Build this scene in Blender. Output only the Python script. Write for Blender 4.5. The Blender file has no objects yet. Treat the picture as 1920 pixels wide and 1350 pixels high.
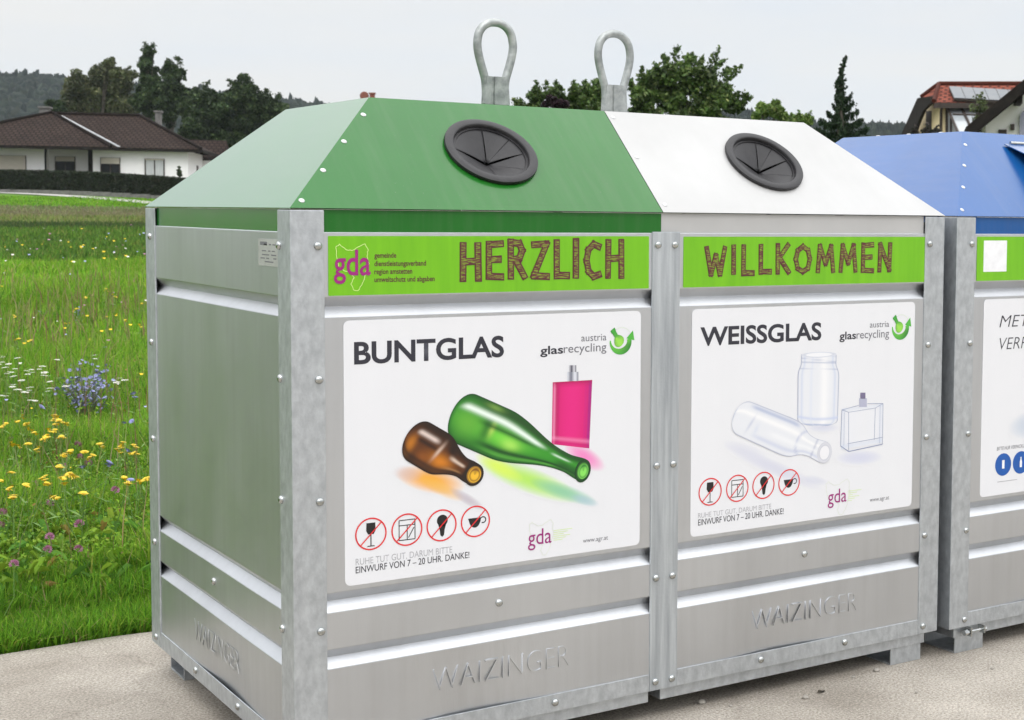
import bpy, bmesh, math, random
import numpy as np
from mathutils import Vector, Matrix
random.seed(7); rng = np.random.default_rng(11)
R = math.radians
sc = bpy.context.scene
C = sc.collection

# ------------------------------------------------------------------ camera
G = 0.147                                   # survey zero lies this far under the pavement
FPX, U0, V0 = 2804.8813, 1440.9164, 588.0363   # focal length and principal point in photo pixels
YAW, PITCH, ROLL = R(-36.6154), R(-3.7805), R(0.6624)
CAM = Vector((-1.12849, -3.30217, 1.49667 - G))
FW = Vector((-math.sin(YAW)*math.cos(PITCH), math.cos(YAW)*math.cos(PITCH), math.sin(PITCH)))
_rt = FW.cross(Vector((0, 0, 1))).normalized(); _up = _rt.cross(FW)
RT = _rt*math.cos(ROLL) + _up*math.sin(ROLL)
UP = -_rt*math.sin(ROLL) + _up*math.cos(ROLL)
cd = bpy.data.cameras.new('camera'); cam = bpy.data.objects.new('camera', cd); C.objects.link(cam)
M = Matrix((RT, UP, -FW)).transposed().to_4x4(); M.translation = CAM
cam.matrix_world = M
cd.sensor_width = 36; cd.lens = FPX/1920*36
cd.shift_x = -(U0-960)/1920; cd.shift_y = (V0-675)/1920
cd.clip_start = 0.05; cd.clip_end = 6000
cd.dof.use_dof = True; cd.dof.focus_distance = 4.0; cd.dof.aperture_fstop = 13
sc.camera = cam

# ------------------------------------------------------------------ sky and sun
SUN_EL, SUN_AZ = R(52), R(205)              # azimuth clockwise from +Y
w = bpy.data.worlds.new('World'); sc.world = w; w.use_nodes = True
nt = w.node_tree; N = nt.nodes; Lk = nt.links; N.clear()
out = N.new('ShaderNodeOutputWorld'); bg = N.new('ShaderNodeBackground'); bg.inputs[1].default_value = 0.1
sky = N.new('ShaderNodeTexSky'); sky.sky_type = 'NISHITA'; sky.sun_disc = False
sky.sun_elevation = SUN_EL; sky.sun_rotation = SUN_AZ; sky.air_density = 1.2; sky.dust_density = 3
tc = N.new('ShaderNodeTexCoord'); sep = N.new('ShaderNodeSeparateXYZ'); Lk.new(tc.outputs['Generated'], sep.inputs[0])
ramp = N.new('ShaderNodeValToRGB'); Lk.new(sep.outputs['Z'], ramp.inputs[0])
cr = ramp.color_ramp; cr.elements[0].position = 0.0; cr.elements[0].color = (.40, .40, .398, 1)
cr.elements[1].position = 1.0; cr.elements[1].color = (1.30, 1.29, 1.28, 1)
e = cr.elements.new(.17); e.color = (.412, .411, .410, 1)
e = cr.elements.new(.34); e.color = (.58, .582, .59, 1)
e = cr.elements.new(.6); e.color = (1.03, 1.03, 1.03, 1)
mp = N.new('ShaderNodeMapping'); mp.inputs['Scale'].default_value = (1.2, 1.2, 6.5); Lk.new(tc.outputs['Generated'], mp.inputs[0])
nz = N.new('ShaderNodeTexNoise'); nz.inputs['Scale'].default_value = 2.2; nz.inputs['Detail'].default_value = 5; Lk.new(mp.outputs[0], nz.inputs[0])
cr2 = N.new('ShaderNodeValToRGB'); Lk.new(nz.outputs[0], cr2.inputs[0])
cr2.color_ramp.elements[0].position = .35; cr2.color_ramp.elements[0].color = (.905, .945, 1.0, 1)
cr2.color_ramp.elements[1].position = .62; cr2.color_ramp.elements[1].color = (1.0, .985, .965, 1)
mul = N.new('ShaderNodeMix'); mul.data_type = 'RGBA'; mul.blend_type = 'MULTIPLY'; mul.inputs[0].default_value = 1
Lk.new(ramp.outputs[0], mul.inputs[6]); Lk.new(cr2.outputs[0], mul.inputs[7])
sc20 = N.new('ShaderNodeVectorMath'); sc20.operation = 'SCALE'; sc20.inputs['Scale'].default_value = 20.5
Lk.new(mul.outputs[2], sc20.inputs[0])
mixs = N.new('ShaderNodeMix'); mixs.data_type = 'RGBA'; mixs.inputs[0].default_value = .94
Lk.new(sky.outputs[0], mixs.inputs[6]); Lk.new(sc20.outputs[0], mixs.inputs[7])
Lk.new(mixs.outputs[2], bg.inputs[0]); Lk.new(bg.outputs[0], out.inputs[0])
sd = bpy.data.lights.new('sun', 'SUN'); sd.energy = 0.7; sd.angle = R(18); sd.color = (1, .98, .955)
sun = bpy.data.objects.new('sun', sd); C.objects.link(sun)
SV = Vector((math.sin(SUN_AZ)*math.cos(SUN_EL), math.cos(SUN_AZ)*math.cos(SUN_EL), math.sin(SUN_EL)))
sun.rotation_euler = SV.to_track_quat('Z', 'Y').to_euler()
sc.view_settings.view_transform = 'Standard'; sc.view_settings.look = 'None'
sc.view_settings.exposure = 0.1; sc.view_settings.gamma = 1.0
sc.cycles.max_bounces = 8; sc.cycles.volume_bounces = 2; sc.cycles.transparent_max_bounces = 12

# ------------------------------------------------------------------ measuring helpers (survey the place from the photo)
def ray(px, py): return (FW*FPX + RT*(px-U0) - UP*(py-V0)).normalized()
def hit(px, py, p0, n):
    d = ray(px, py); n = Vector(n); return CAM + d*((Vector(p0)-CAM).dot(n)/d.dot(n))
def fp(px, py, y=0.0):                       # on a front plane
    return hit(px, py, (0, y, 0), (0, 1, 0))
def at(px, py, depth):
    return CAM + (FW*FPX + RT*(px-U0) - UP*(py-V0))*(depth/FPX)
_HD = np.array([-60, 0, 8, 14, 19, 22, 26, 32, 45, 60, 70, 80, 82, 84, 86.5, 88, 95, 130, 300, 1500, 4000.])
_HH = np.array([-.03, -.03, -.01, .11, .33, .41, .37, .06, .08, .42, .68, .98, 1.27, 1.66, 1.95, 2.08, 2.15, 2.3, 3, 5, 5.])
def terr(y):
    dp = (np.asarray(y, float)+3.302)*.9195
    acc = 0
    for o in (-2, -1, 0, 1, 2): acc = acc + np.interp(dp+o*np.clip(dp*.008, .1, 1), _HD, _HH)
    return acc/5

# ------------------------------------------------------------------ materials
def new_mat(name):
    m = bpy.data.materials.new(name); m.use_nodes = True
    return m, m.node_tree.nodes, m.node_tree.links, m.node_tree.nodes['Principled BSDF']
def lin(r, g, b):
    f = lambda c: ((c/255+.055)/1.055)**2.4 if c > 10 else c/255/12.92
    return (f(r), f(g), f(b), 1)
def noise_mat(name, c1, c2, scale=8, rough=.6, metal=0, stretch=(1, 1, 1), detail=4, lo=.35, hi=.65, bump=0, bscale=60, rvar=0, spec=.5, bstretch=(1, 1, 1), bdist=.002):
    m, n, l, b = new_mat(name)
    t = n.new('ShaderNodeTexCoord'); mp = n.new('ShaderNodeMapping'); mp.inputs['Scale'].default_value = stretch
    l.new(t.outputs['Object'], mp.inputs[0])
    nz = n.new('ShaderNodeTexNoise'); nz.inputs['Scale'].default_value = scale; nz.inputs['Detail'].default_value = detail; nz.inputs['Roughness'].default_value = .6
    l.new(mp.outputs[0], nz.inputs[0])
    r = n.new('ShaderNodeValToRGB'); r.color_ramp.elements[0].position = lo; r.color_ramp.elements[1].position = hi
    r.color_ramp.elements[0].color = (*c1[:3], 1); r.color_ramp.elements[1].color = (*c2[:3], 1)
    l.new(nz.outputs[0], r.inputs[0]); l.new(r.outputs[0], b.inputs['Base Color'])
    b.inputs['Roughness'].default_value = rough; b.inputs['Metallic'].default_value = metal
    b.inputs['Specular IOR Level'].default_value = spec
    if rvar:
        mr = n.new('ShaderNodeMapRange'); mr.inputs[3].default_value = rough-rvar; mr.inputs[4].default_value = rough+rvar
        l.new(nz.outputs[0], mr.inputs[0]); l.new(mr.outputs[0], b.inputs['Roughness'])
    if bump:
        mp2 = n.new('ShaderNodeMapping'); mp2.inputs['Scale'].default_value = bstretch; l.new(t.outputs['Object'], mp2.inputs[0])
        n2 = n.new('ShaderNodeTexNoise'); n2.inputs['Scale'].default_value = bscale; n2.inputs['Detail'].default_value = 3; l.new(mp2.outputs[0], n2.inputs[0])
        bp = n.new('ShaderNodeBump'); bp.inputs['Strength'].default_value = bump; bp.inputs['Distance'].default_value = bdist
        l.new(n2.outputs[0], bp.inputs['Height']); l.new(bp.outputs[0], b.inputs['Normal'])
    return m
def flat_mat(name, c, rough=.5, metal=0, spec=.5):
    return noise_mat(name, [v*.94 for v in c[:3]], [min(1, v*1.04) for v in c[:3]], 30, rough, metal, spec=spec)
def vcol_mat(name, rough=.6, trans=0, spec=.3):
    m, n, l, b = new_mat(name)
    a = n.new('ShaderNodeVertexColor'); a.layer_name = 'Col'
    l.new(a.outputs[0], b.inputs['Base Color']); b.inputs['Roughness'].default_value = rough
    b.inputs['Specular IOR Level'].default_value = spec
    if trans:
        tr = n.new('ShaderNodeBsdfTranslucent'); l.new(a.outputs[0], tr.inputs[0])
        mx = n.new('ShaderNodeMixShader'); mx.inputs[0].default_value = trans
        l.new(b.outputs[0], mx.inputs[1]); l.new(tr.outputs[0], mx.inputs[2])
        l.new(mx.outputs[0], n['Material Output'].inputs[0])
    return m
MT = {}
MT['sheet'] = noise_mat('galvanised_sheet', (.55, .565, .588), (.62, .637, .662), 3, .42, 1, (1, 1, .5), 3, .3, .7, .35, 260, .03, bstretch=(1, 1, .12), bdist=.0006)
MT['post'] = noise_mat('hot_dip_zinc', (.43, .455, .48), (.57, .60, .625), 48, .46, .8, (1, 1, .6), 9, .36, .66, .3, 160, .05)
MT['flow'] = noise_mat('zinc_with_runs', (.38, .41, .44), (.56, .595, .62), 30, .47, .75, (1.6, 1, .09), 5, .36, .66, .25, 120, .08)
MT['bolt'] = noise_mat('zinc_plated_bolt', (.40, .42, .41), (.56, .57, .56), 80, .13, 1)
MT['rivet'] = noise_mat('white_rivet', (.50, .51, .52), (.62, .63, .63), 80, .3, .3)
MT['loop'] = noise_mat('cast_zinc', (.25, .27, .265), (.44, .46, .45), 34, .45, .6, (1, 1, 1), 8, .35, .65, .5, 90, .08)
def weather(m, amt=.09, dirt=(.20, .19, .17)):
    n, l = m.node_tree.nodes, m.node_tree.links; b = n['Principled BSDF']; t = n['Texture Coordinate']
    mp = n.new('ShaderNodeMapping'); mp.inputs['Scale'].default_value = (45, 45, 1.6); l.new(t.outputs['Object'], mp.inputs[0])
    q = n.new('ShaderNodeTexNoise'); q.inputs['Scale'].default_value = 1; q.inputs['Detail'].default_value = 6; l.new(mp.outputs[0], q.inputs[0])
    q2 = n.new('ShaderNodeTexNoise'); q2.inputs['Scale'].default_value = 4; q2.inputs['Detail'].default_value = 7; l.new(t.outputs['Object'], q2.inputs[0])
    mu = n.new('ShaderNodeMath'); mu.operation = 'MULTIPLY'; l.new(q.outputs[0], mu.inputs[0]); l.new(q2.outputs[0], mu.inputs[1])
    r = n.new('ShaderNodeMapRange'); r.inputs[1].default_value = .20; r.inputs[2].default_value = .42; r.inputs[3].default_value = 0; r.inputs[4].default_value = amt; l.new(mu.outputs[0], r.inputs[0])
    mx = n.new('ShaderNodeMix'); mx.data_type = 'RGBA'; l.new(r.outputs[0], mx.inputs[0]); l.new(b.inputs['Base Color'].links[0].from_socket, mx.inputs[6]); mx.inputs[7].default_value = (*dirt, 1); l.new(mx.outputs[2], b.inputs['Base Color'])
    r3 = n.new('ShaderNodeMapRange'); r3.inputs[1].default_value = .3; r3.inputs[2].default_value = .7; r3.inputs[3].default_value = .395; r3.inputs[4].default_value = .445; l.new(q2.outputs[0], r3.inputs[0]); l.new(r3.outputs[0], b.inputs['Roughness'])
weather(MT['sheet'])
def paint(name, c, rough=.38, bump=.12):
    m = noise_mat(name, [v*.93 for v in c], [v*1.05 for v in c], 2.5, rough, 0, bump=bump, bscale=700, bdist=.0004, spec=.5, rvar=.03)
    n, l = m.node_tree.nodes, m.node_tree.links; b = n['Principled BSDF']
    b.inputs['IOR'].default_value = 1.33; b.inputs['Coat Weight'].default_value = 1; b.inputs['Coat IOR'].default_value = 1.25; b.inputs['Coat Roughness'].default_value = .2
    # rain streaks and dust: faint, drawn down the sheet
    t = n['Texture Coordinate']; mp = n.new('ShaderNodeMapping'); mp.inputs['Scale'].default_value = (38, 5, 3); l.new(t.outputs['Object'], mp.inputs[0])
    q = n.new('ShaderNodeTexNoise'); q.inputs['Scale'].default_value = 1; q.inputs['Detail'].default_value = 5; l.new(mp.outputs[0], q.inputs[0])
    q2 = n.new('ShaderNodeTexNoise'); q2.inputs['Scale'].default_value = 170; q2.inputs['Detail'].default_value = 2; l.new(t.outputs['Object'], q2.inputs[0])
    r = n.new('ShaderNodeMapRange'); r.inputs[1].default_value = .45; r.inputs[2].default_value = .75; r.inputs[3].default_value = 0; r.inputs[4].default_value = .05; l.new(q.outputs[0], r.inputs[0])
    r2 = n.new('ShaderNodeMapRange'); r2.inputs[1].default_value = .72; r2.inputs[2].default_value = .80; r2.inputs[3].default_value = 0; r2.inputs[4].default_value = .2; l.new(q2.outputs[0], r2.inputs[0])
    ad = n.new('ShaderNodeMath'); ad.operation = 'ADD'; l.new(r.outputs[0], ad.inputs[0]); l.new(r2.outputs[0], ad.inputs[1])
    mx = n.new('ShaderNodeMix'); mx.data_type = 'RGBA'; l.new(ad.outputs[0], mx.inputs[0]); src = b.inputs['Base Color'].links[0].from_socket; l.new(src, mx.inputs[6]); mx.inputs[7].default_value = (.30, .29, .26, 1); l.new(mx.outputs[2], b.inputs['Base Color'])
    return m
MT['green'] = paint('green_lid_paint', (.0095, .130, .0115), .25)
MT['white'] = paint('white_lid_paint', (.44, .44, .437), .42)
MT['blue'] = paint('blue_lid_paint', (.007, .082, .28), .25)
MT['rubber'] = noise_mat('black_rubber', (.012, .0115, .0135), (.029, .028, .030), 26, .5, 0, detail=7, lo=.38, hi=.75, bump=.25, bscale=150, rvar=.1)
MT['void'] = noise_mat('inside_shade', (.006, .006, .007), (.01, .01, .01), 5, .8)  # near-black colour stands in for the shade inside the containers
MT['pvinyl'] = noise_mat('white_sticker', (.715, .722, .75), (.725, .732, .76), 6, .38, 0, (3, 3, .3))
MT['gvinyl'] = noise_mat('lime_sticker', lin(104, 174, 8), lin(114, 184, 12), 8, .4, 0, (4, 4, .3))
MT['print'] = vcol_mat('printed_ink', .38, 0, .45)
def ink(name, c): return flat_mat(name, c, .4)
MT['dark'] = ink('dark_ink', lin(44, 44, 54)); MT['mid'] = ink('grey_ink', lin(105, 105, 112)); MT['pale'] = ink('pale_grey_ink', lin(165, 165, 170))
MT['maroon'] = ink('maroon_ink', lin(88, 34, 44)); MT['purple'] = ink('purple_ink', lin(150, 30, 115)); MT['red'] = ink('red_ink', lin(215, 40, 45))
MT['black'] = ink('black_ink', lin(25, 24, 26)); MT['lightline'] = ink('pale_green_ink', lin(205, 232, 140)); MT['paleoutline'] = ink('pale_outline_ink', lin(212, 218, 205))
MT['glassline'] = ink('glass_outline_ink', lin(140, 150, 180)); MT['blueink'] = ink('blue_ink', lin(20, 85, 165)); MT['whiteink'] = ink('white_ink', lin(232, 233, 236))
def hatch_mat():
    m, n, l, b = new_mat('chalk_hatched_ink')
    t = n.new('ShaderNodeTexCoord'); mp = n.new('ShaderNodeMapping'); mp.inputs['Rotation'].default_value = (0, R(38), 0); mp.inputs['Scale'].default_value = (60, 1, 420)
    l.new(t.outputs['Object'], mp.inputs[0]); nz = n.new('ShaderNodeTexNoise'); nz.inputs['Scale'].default_value = 1; nz.inputs['Detail'].default_value = 3
    l.new(mp.outputs[0], nz.inputs[0]); r = n.new('ShaderNodeValToRGB'); r.color_ramp.elements[0].position = .47; r.color_ramp.elements[1].position = .60
    r.color_ramp.elements[0].color = lin(92, 38, 46); r.color_ramp.elements[1].color = lin(126, 152, 38)
    l.new(nz.outputs[0], r.inputs[0]); l.new(r.outputs[0], b.inputs['Base Color']); b.inputs['Roughness'].default_value = .4
    return m
MT['hatch'] = hatch_mat()

# ------------------------------------------------------------------ object helpers
def tag(o, label=None, cat=None, group=None, kind=None):
    if label: o['label'] = label
    if cat: o['category'] = cat
    if group: o['group'] = group
    if kind: o['kind'] = kind
    return o
def empty(name, loc, label, cat, group=None, rz=0):
    o = bpy.data.objects.new(name, None); C.objects.link(o); o.location = loc; o.rotation_euler = (0, 0, rz); o.empty_display_size = .1
    return tag(o, label, cat, group)
class MB:
    def __init__(s): s.v = []; s.f = []; s.mi = []; s.cm = 0; s.col = []
    def poly(s, pts, col=None):
        k = len(s.v); s.v += [tuple(p) for p in pts]; s.f.append(list(range(k, k+len(pts)))); s.mi.append(s.cm)
        s.col += ([col]*len(pts) if col is not None else [(1, 1, 1, 1)]*len(pts))
    def grid(s, rows, closed=False, col=None):
        k = len(s.v); nr, nc = len(rows), len(rows[0])
        for i, r in enumerate(rows):
            for j, p in enumerate(r): s.v.append(tuple(p)); s.col.append(col[i][j] if col else (1, 1, 1, 1))
        for i in range(nr-1):
            for j in range(nc if closed else nc-1):
                a, b = k+i*nc+j, k+i*nc+(j+1) % nc
                s.f.append([a, b, b+nc, a+nc]); s.mi.append(s.cm)
    def box(s, x0, x1, y0, y1, z0, z1):
        k = len(s.v); s.v += [(x, y, z) for z in (z0, z1) for y in (y0, y1) for x in (x0, x1)]; s.col += [(1, 1, 1, 1)]*8
        for f in ((0, 2, 3, 1), (4, 5, 7, 6), (0, 1, 5, 4), (2, 6, 7, 3), (0, 4, 6, 2), (1, 3, 7, 5)): s.f.append([k+i for i in f]); s.mi.append(s.cm)
    def obox(s, o, ax, ay, az, x0, x1, y0, y1, z0, z1):
        k = len(s.v); s.box(x0, x1, y0, y1, z0, z1)
        for i in range(k, k+8):
            p = s.v[i]; s.v[i] = tuple(Vector(o)+Vector(ax)*p[0]+Vector(ay)*p[1]+Vector(az)*p[2])
    def prism(s, pts2, axis, a, b):            # closed 2D outline swept along one axis between a and b
        def P(q, t): return (t, q[0], q[1]) if axis == 0 else ((q[0], t, q[1]) if axis == 1 else (q[0], q[1], t))
        k = len(s.v); n = len(pts2)
        s.v += [P(q, a) for q in pts2]+[P(q, b) for q in pts2]; s.col += [(1, 1, 1, 1)]*(2*n)
        for i in range(n): j = (i+1) % n; s.f.append([k+i, k+j, k+n+j, k+n+i]); s.mi.append(s.cm)
        s.f.append([k+i for i in range(n)][::-1]); s.f.append([k+n+i for i in range(n)]); s.mi += [s.cm, s.cm]
    def tube(s, pts, rad, n=10, cap=True):
        pts = [Vector(p) for p in pts]; rad = rad if isinstance(rad, (list, tuple)) else [rad]*len(pts)
        rows = []; prev = None
        for i, p in enumerate(pts):
            t = (pts[min(i+1, len(pts)-1)]-pts[max(i-1, 0)]).normalized()
            if prev is None: prev = t.cross(Vector((.3, .9, .2)) if abs(t.z) > .8 else Vector((0, 0, 1))).normalized()
            a = (prev - t*prev.dot(t)).normalized(); b = t.cross(a); prev = a
            rows.append([p+(a*math.cos(2*math.pi*k/n)+b*math.sin(2*math.pi*k/n))*rad[i] for k in range(n)])
        s.grid(rows, True)
        if cap: s.poly(rows[0][::-1]); s.poly(rows[-1])
    def build(s, name, mats, parent=None, bevel=0, smooth=False, fix=True):
        me = bpy.data.meshes.new(name); me.from_pydata(s.v, [], s.f)
        mats = mats if isinstance(mats, (list, tuple)) else [mats]
        for m in mats: me.materials.append(m)
        me.polygons.foreach_set('material_index', s.mi)
        ca = me.color_attributes.new('Col', 'FLOAT_COLOR', 'POINT')
        ca.data.foreach_set('color', np.array([(*c[:3], 1) for c in s.col], np.float32).ravel())
        if fix:
            bm = bmesh.new(); bm.from_mesh(me); bmesh.ops.recalc_face_normals(bm, faces=bm.faces); bm.to_mesh(me); bm.free()
        if smooth: me.polygons.foreach_set('use_smooth', [True]*len(me.polygons))
        o = bpy.data.objects.new(name, me); C.objects.link(o)
        if parent is not None: o.parent = parent
        if bevel:
            bv = o.modifiers.new('edge', 'BEVEL'); bv.width = bevel; bv.segments = 2; bv.limit_method = 'ANGLE'; bv.angle_limit = R(35)
        return o
def fast_mesh(name, V, Q, T, col, mat, parent=None):
    """numpy mesh: V (n,3), quads Q, tris T, per-vertex colours"""
    me = bpy.data.meshes.new(name); nq, ntr = len(Q), len(T)
    me.vertices.add(len(V)); me.vertices.foreach_set('co', np.asarray(V, np.float32).ravel())
    me.loops.add(nq*4+ntr*3); me.polygons.add(nq+ntr)
    lv = np.concatenate([np.asarray(Q, np.int32).ravel(), np.asarray(T, np.int32).ravel()]).astype(np.int32)
    me.loops.foreach_set('vertex_index', lv)
    st = np.concatenate([np.arange(nq)*4, nq*4+np.arange(ntr)*3]).astype(np.int32)
    me.polygons.foreach_set('loop_start', st)
    me.update(calc_edges=True); me.validate()
    ca = me.color_attributes.new('Col', 'FLOAT_COLOR', 'POINT')
    cc = np.ones((len(V), 4), np.float32); cc[:, :3] = col; ca.data.foreach_set('color', cc.ravel())
    me.materials.append(mat)
    o = bpy.data.objects.new(name, me); C.objects.link(o)
    if parent is not None: o.parent = parent
    return o
def dup(root, loc=None, label=None):
    r = root.copy(); C.objects.link(r)
    if loc is not None: r.location = loc
    if label: r['label'] = label
    for ch in root.children:
        c = ch.copy(); C.objects.link(c); c.parent = r
        for g in ch.children:
            d = g.copy(); C.objects.link(d); d.parent = c
    return r
def text_mesh(name, body, mat, parent, origin, du, dv, width, height, bold=0, shear=0, extrude=0, bevel=0, space=1.0, right=False, dn=None):
    """flat lettering: origin = baseline left, du/dv = reading and up directions, cap height and width in metres"""
    cu = bpy.data.curves.new('t', 'FONT'); cu.body = body; cu.offset = bold; cu.shear = shear; cu.extrude = extrude; cu.bevel_depth = bevel; cu.bevel_resolution = 1; cu.space_character = space
    cu.resolution_u = 5
    ob = bpy.data.objects.new('t', cu); C.objects.link(ob)
    dg = bpy.context.evaluated_depsgraph_get(); me = bpy.data.meshes.new_from_object(ob.evaluated_get(dg))
    bpy.data.objects.remove(ob); bpy.data.curves.remove(cu)
    n = len(me.vertices); co = np.zeros(n*3, np.float32); me.vertices.foreach_get('co', co); co = co.reshape(-1, 3)
    caps = .729
    x0, x1 = co[:, 0].min(), co[:, 0].max()
    sx = width/(x1-x0) if width else height/caps; sy = height/caps
    du, dv = Vector(du).normalized(), Vector(dv).normalized(); nn = Vector(dn) if dn else du.cross(dv)
    o3 = np.array(origin); u = (co[:, 0]-x0)*sx - (((x1-x0)*sx) if right else 0); v = co[:, 1]*sy
    P = o3 + np.outer(u, np.array(du)) + np.outer(v, np.array(dv)) + np.outer(co[:, 2], np.array(nn))
    me.vertices.foreach_set('co', P.astype(np.float32).ravel()); me.update()
    me.materials.clear(); me.materials.append(mat)
    o = bpy.data.objects.new(name, me); C.objects.link(o); o.parent = parent
    return o

# ------------------------------------------------------------------ recycling containers
W, D, EV = 1.982, 1.2241, 1.5-G
PW, SW = .0776, .0857                        # flange widths of the corner angles
M0, M1 = .9474, 1.0333                       # flat middle post
ZB = .2324-G                                 # lower end of the posts
RI, RZ = .305, 1.777-G                       # hip inset and flat top of the lid
BL = [v-G for v in (1.415, 1.113, .8345, .535, .256)]
GROOVES = [v-G for v in (1.2765, .597, .4655)]
def bolt_mb(p, n, r=.0098, h=.0075):
    m = MB(); n = Vector(n); a = n.orthogonal().normalized(); b = n.cross(a); p = Vector(p)
    rows = []
    for rr, hh in ((1, 0), (1, .25), (.9, .55), (.66, .82), (.33, .97), (.02, 1)):
        rows.append([p+(a*math.cos(k*math.pi/7)+b*math.sin(k*math.pi/7))*(r*rr)+n*(h*hh) for k in range(14)])
    m.grid(rows, True); m.poly(rows[-1]); return m
def sheet_profile(zt, zb, d0, gd=.020, gh=.0228):
    pr = [(d0+.010, zt), (d0+.0015, zt), (d0, zt-.0015)]
    for g in GROOVES:
        pr += [(d0, g+gh+.0012), (d0+.0006, g+gh-.0004), (d0+gd-.0008, g+.0016), (d0+gd, g+.0006), (d0+gd, g-.0006), (d0+gd-.0008, g-.0016), (d0+.0006, g-gh+.0004), (d0, g-gh-.0012)]
    pr += [(d0, zb)]
    return pr
def panel(parent, kind, a, b, name, buckle=0):
    """pressed sheet with three grooves; kind 'front' runs along x, 'left' along y"""
    pr = sheet_profile(1.4455-G, .270-G if buckle else .232-G, .004); m = MB()
    n = 24; rows = []
    for (d, z) in pr:
        row = []
        for i in range(n+1):
            t = a+(b-a)*i/n; f = i/n
            # thin sheet: a hair of waviness, and the lower edge bulges away from the angle
            dd = d+.0006*math.sin(9*f+z*7)+(.010*math.exp(-((f-.42)/.16)**2)*max(0, 1-(z-.13)/.1) if buckle and z < .25 else 0)
            row.append((t, dd, z) if kind == 'front' else (dd, t, z))
        rows.append(row)
    # back of the sheet closes the profile
    m.grid(rows)
    o = m.build(name, MT['sheet'], parent, smooth=False)
    o.modifiers.new('gauge', 'SOLIDIFY').thickness = .0012
    o.modifiers['gauge'].offset = 0
    return o
def rounded_sheet(m, x0, x1, z0, z1, y, rad, th=.0008):
    pts = []
    for cx, cz, a0 in ((x1-rad, z1-rad, 0), (x0+rad, z1-rad, 90), (x0+rad, z0+rad, 180), (x1-rad, z0+rad, 270)):
        for k in range(7): a = R(a0+15*k); pts.append((cx+rad*math.cos(a), cz+rad*math.sin(a)))
    m.prism(pts, 1, y-th, y)
SLN = Vector((0, -.277, .305)).normalized(); SLU = Vector((0, .305, .277)).normalized()
def slope_pt(x, y, h=0): return Vector((x, y, EV+y*.277/.305))+SLN*h
def lid_part(name, mat, parent, x0, x1, hipl, hipr, fl, fr, fascial, fascir, label, hole=None):
    """one coloured half of the roof: front slope, back slope, flat top, side slopes where it ends in a hip, and fascias"""
    xt0 = x0+RI if hipl else x0; xt1 = x1-RI if hipr else x1
    yb = D-RI; fz = 1.446-G; m = MB(); th = .003
    def sheet(pts, nrm):
        nrm = Vector(nrm).normalized()*th; q = [Vector(p) for p in pts]; p2 = [p-nrm for p in q]
        m.poly(q); m.poly(p2[::-1])
        for i in range(len(q)): j = (i+1) % len(q); m.poly([q[i], p2[i], p2[j], q[j]])
    cn = [(x0, 0, EV), (x1, 0, EV), (xt1, RI, RZ), (xt0, RI, RZ)]
    if not hole: sheet(cn, (0, -.67, .74))
    else:                                        # slope with the round throw-in cut out of it
        c0 = slope_pt(*hole); k = 16; sg = [225, 315, 405, 495]
        for i in range(4):
            arc = [c0+Vector((1, 0, 0))*(.108*math.cos(R(sg[i]+90*j/k)))+SLU*(.108*math.sin(R(sg[i]+90*j/k))) for j in range(k+1)]
            m.poly([cn[i], cn[(i+1) % 4]]+arc[::-1])
    sheet([(x0, D, EV), (xt0, yb, RZ), (xt1, yb, RZ), (x1, D, EV)], (0, .67, .74))
    sheet([(xt0, RI, RZ), (xt1, RI, RZ), (xt1, yb, RZ), (xt0, yb, RZ)], (0, 0, 1))
    if hipl: sheet([(x0, D, EV), (x0, 0, EV), (xt0, RI, RZ), (xt0, yb, RZ)], (-.67, 0, .74))
    if hipr: sheet([(x1, 0, EV), (x1, D, EV), (xt1, yb, RZ), (xt1, RI, RZ)], (.67, 0, .74))
    o = m.build(name, mat, parent, fix=True)
    tag(o, label)
    f = MB(); f.box(fl, fr, .0085, .0115, fz, EV-.0032); f.box(fl, fr, D-.0115, D-.0085, fz, EV-.0032)
    if fascial: f.box(.0085, .0115, SW, D-SW-.008, fz, EV-.0032)
    if fascir: f.box(W-.0115, W-.0085, SW, D-SW-.008, fz, EV-.0032)
    f.build('fascia', mat, o)
    return o
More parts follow.
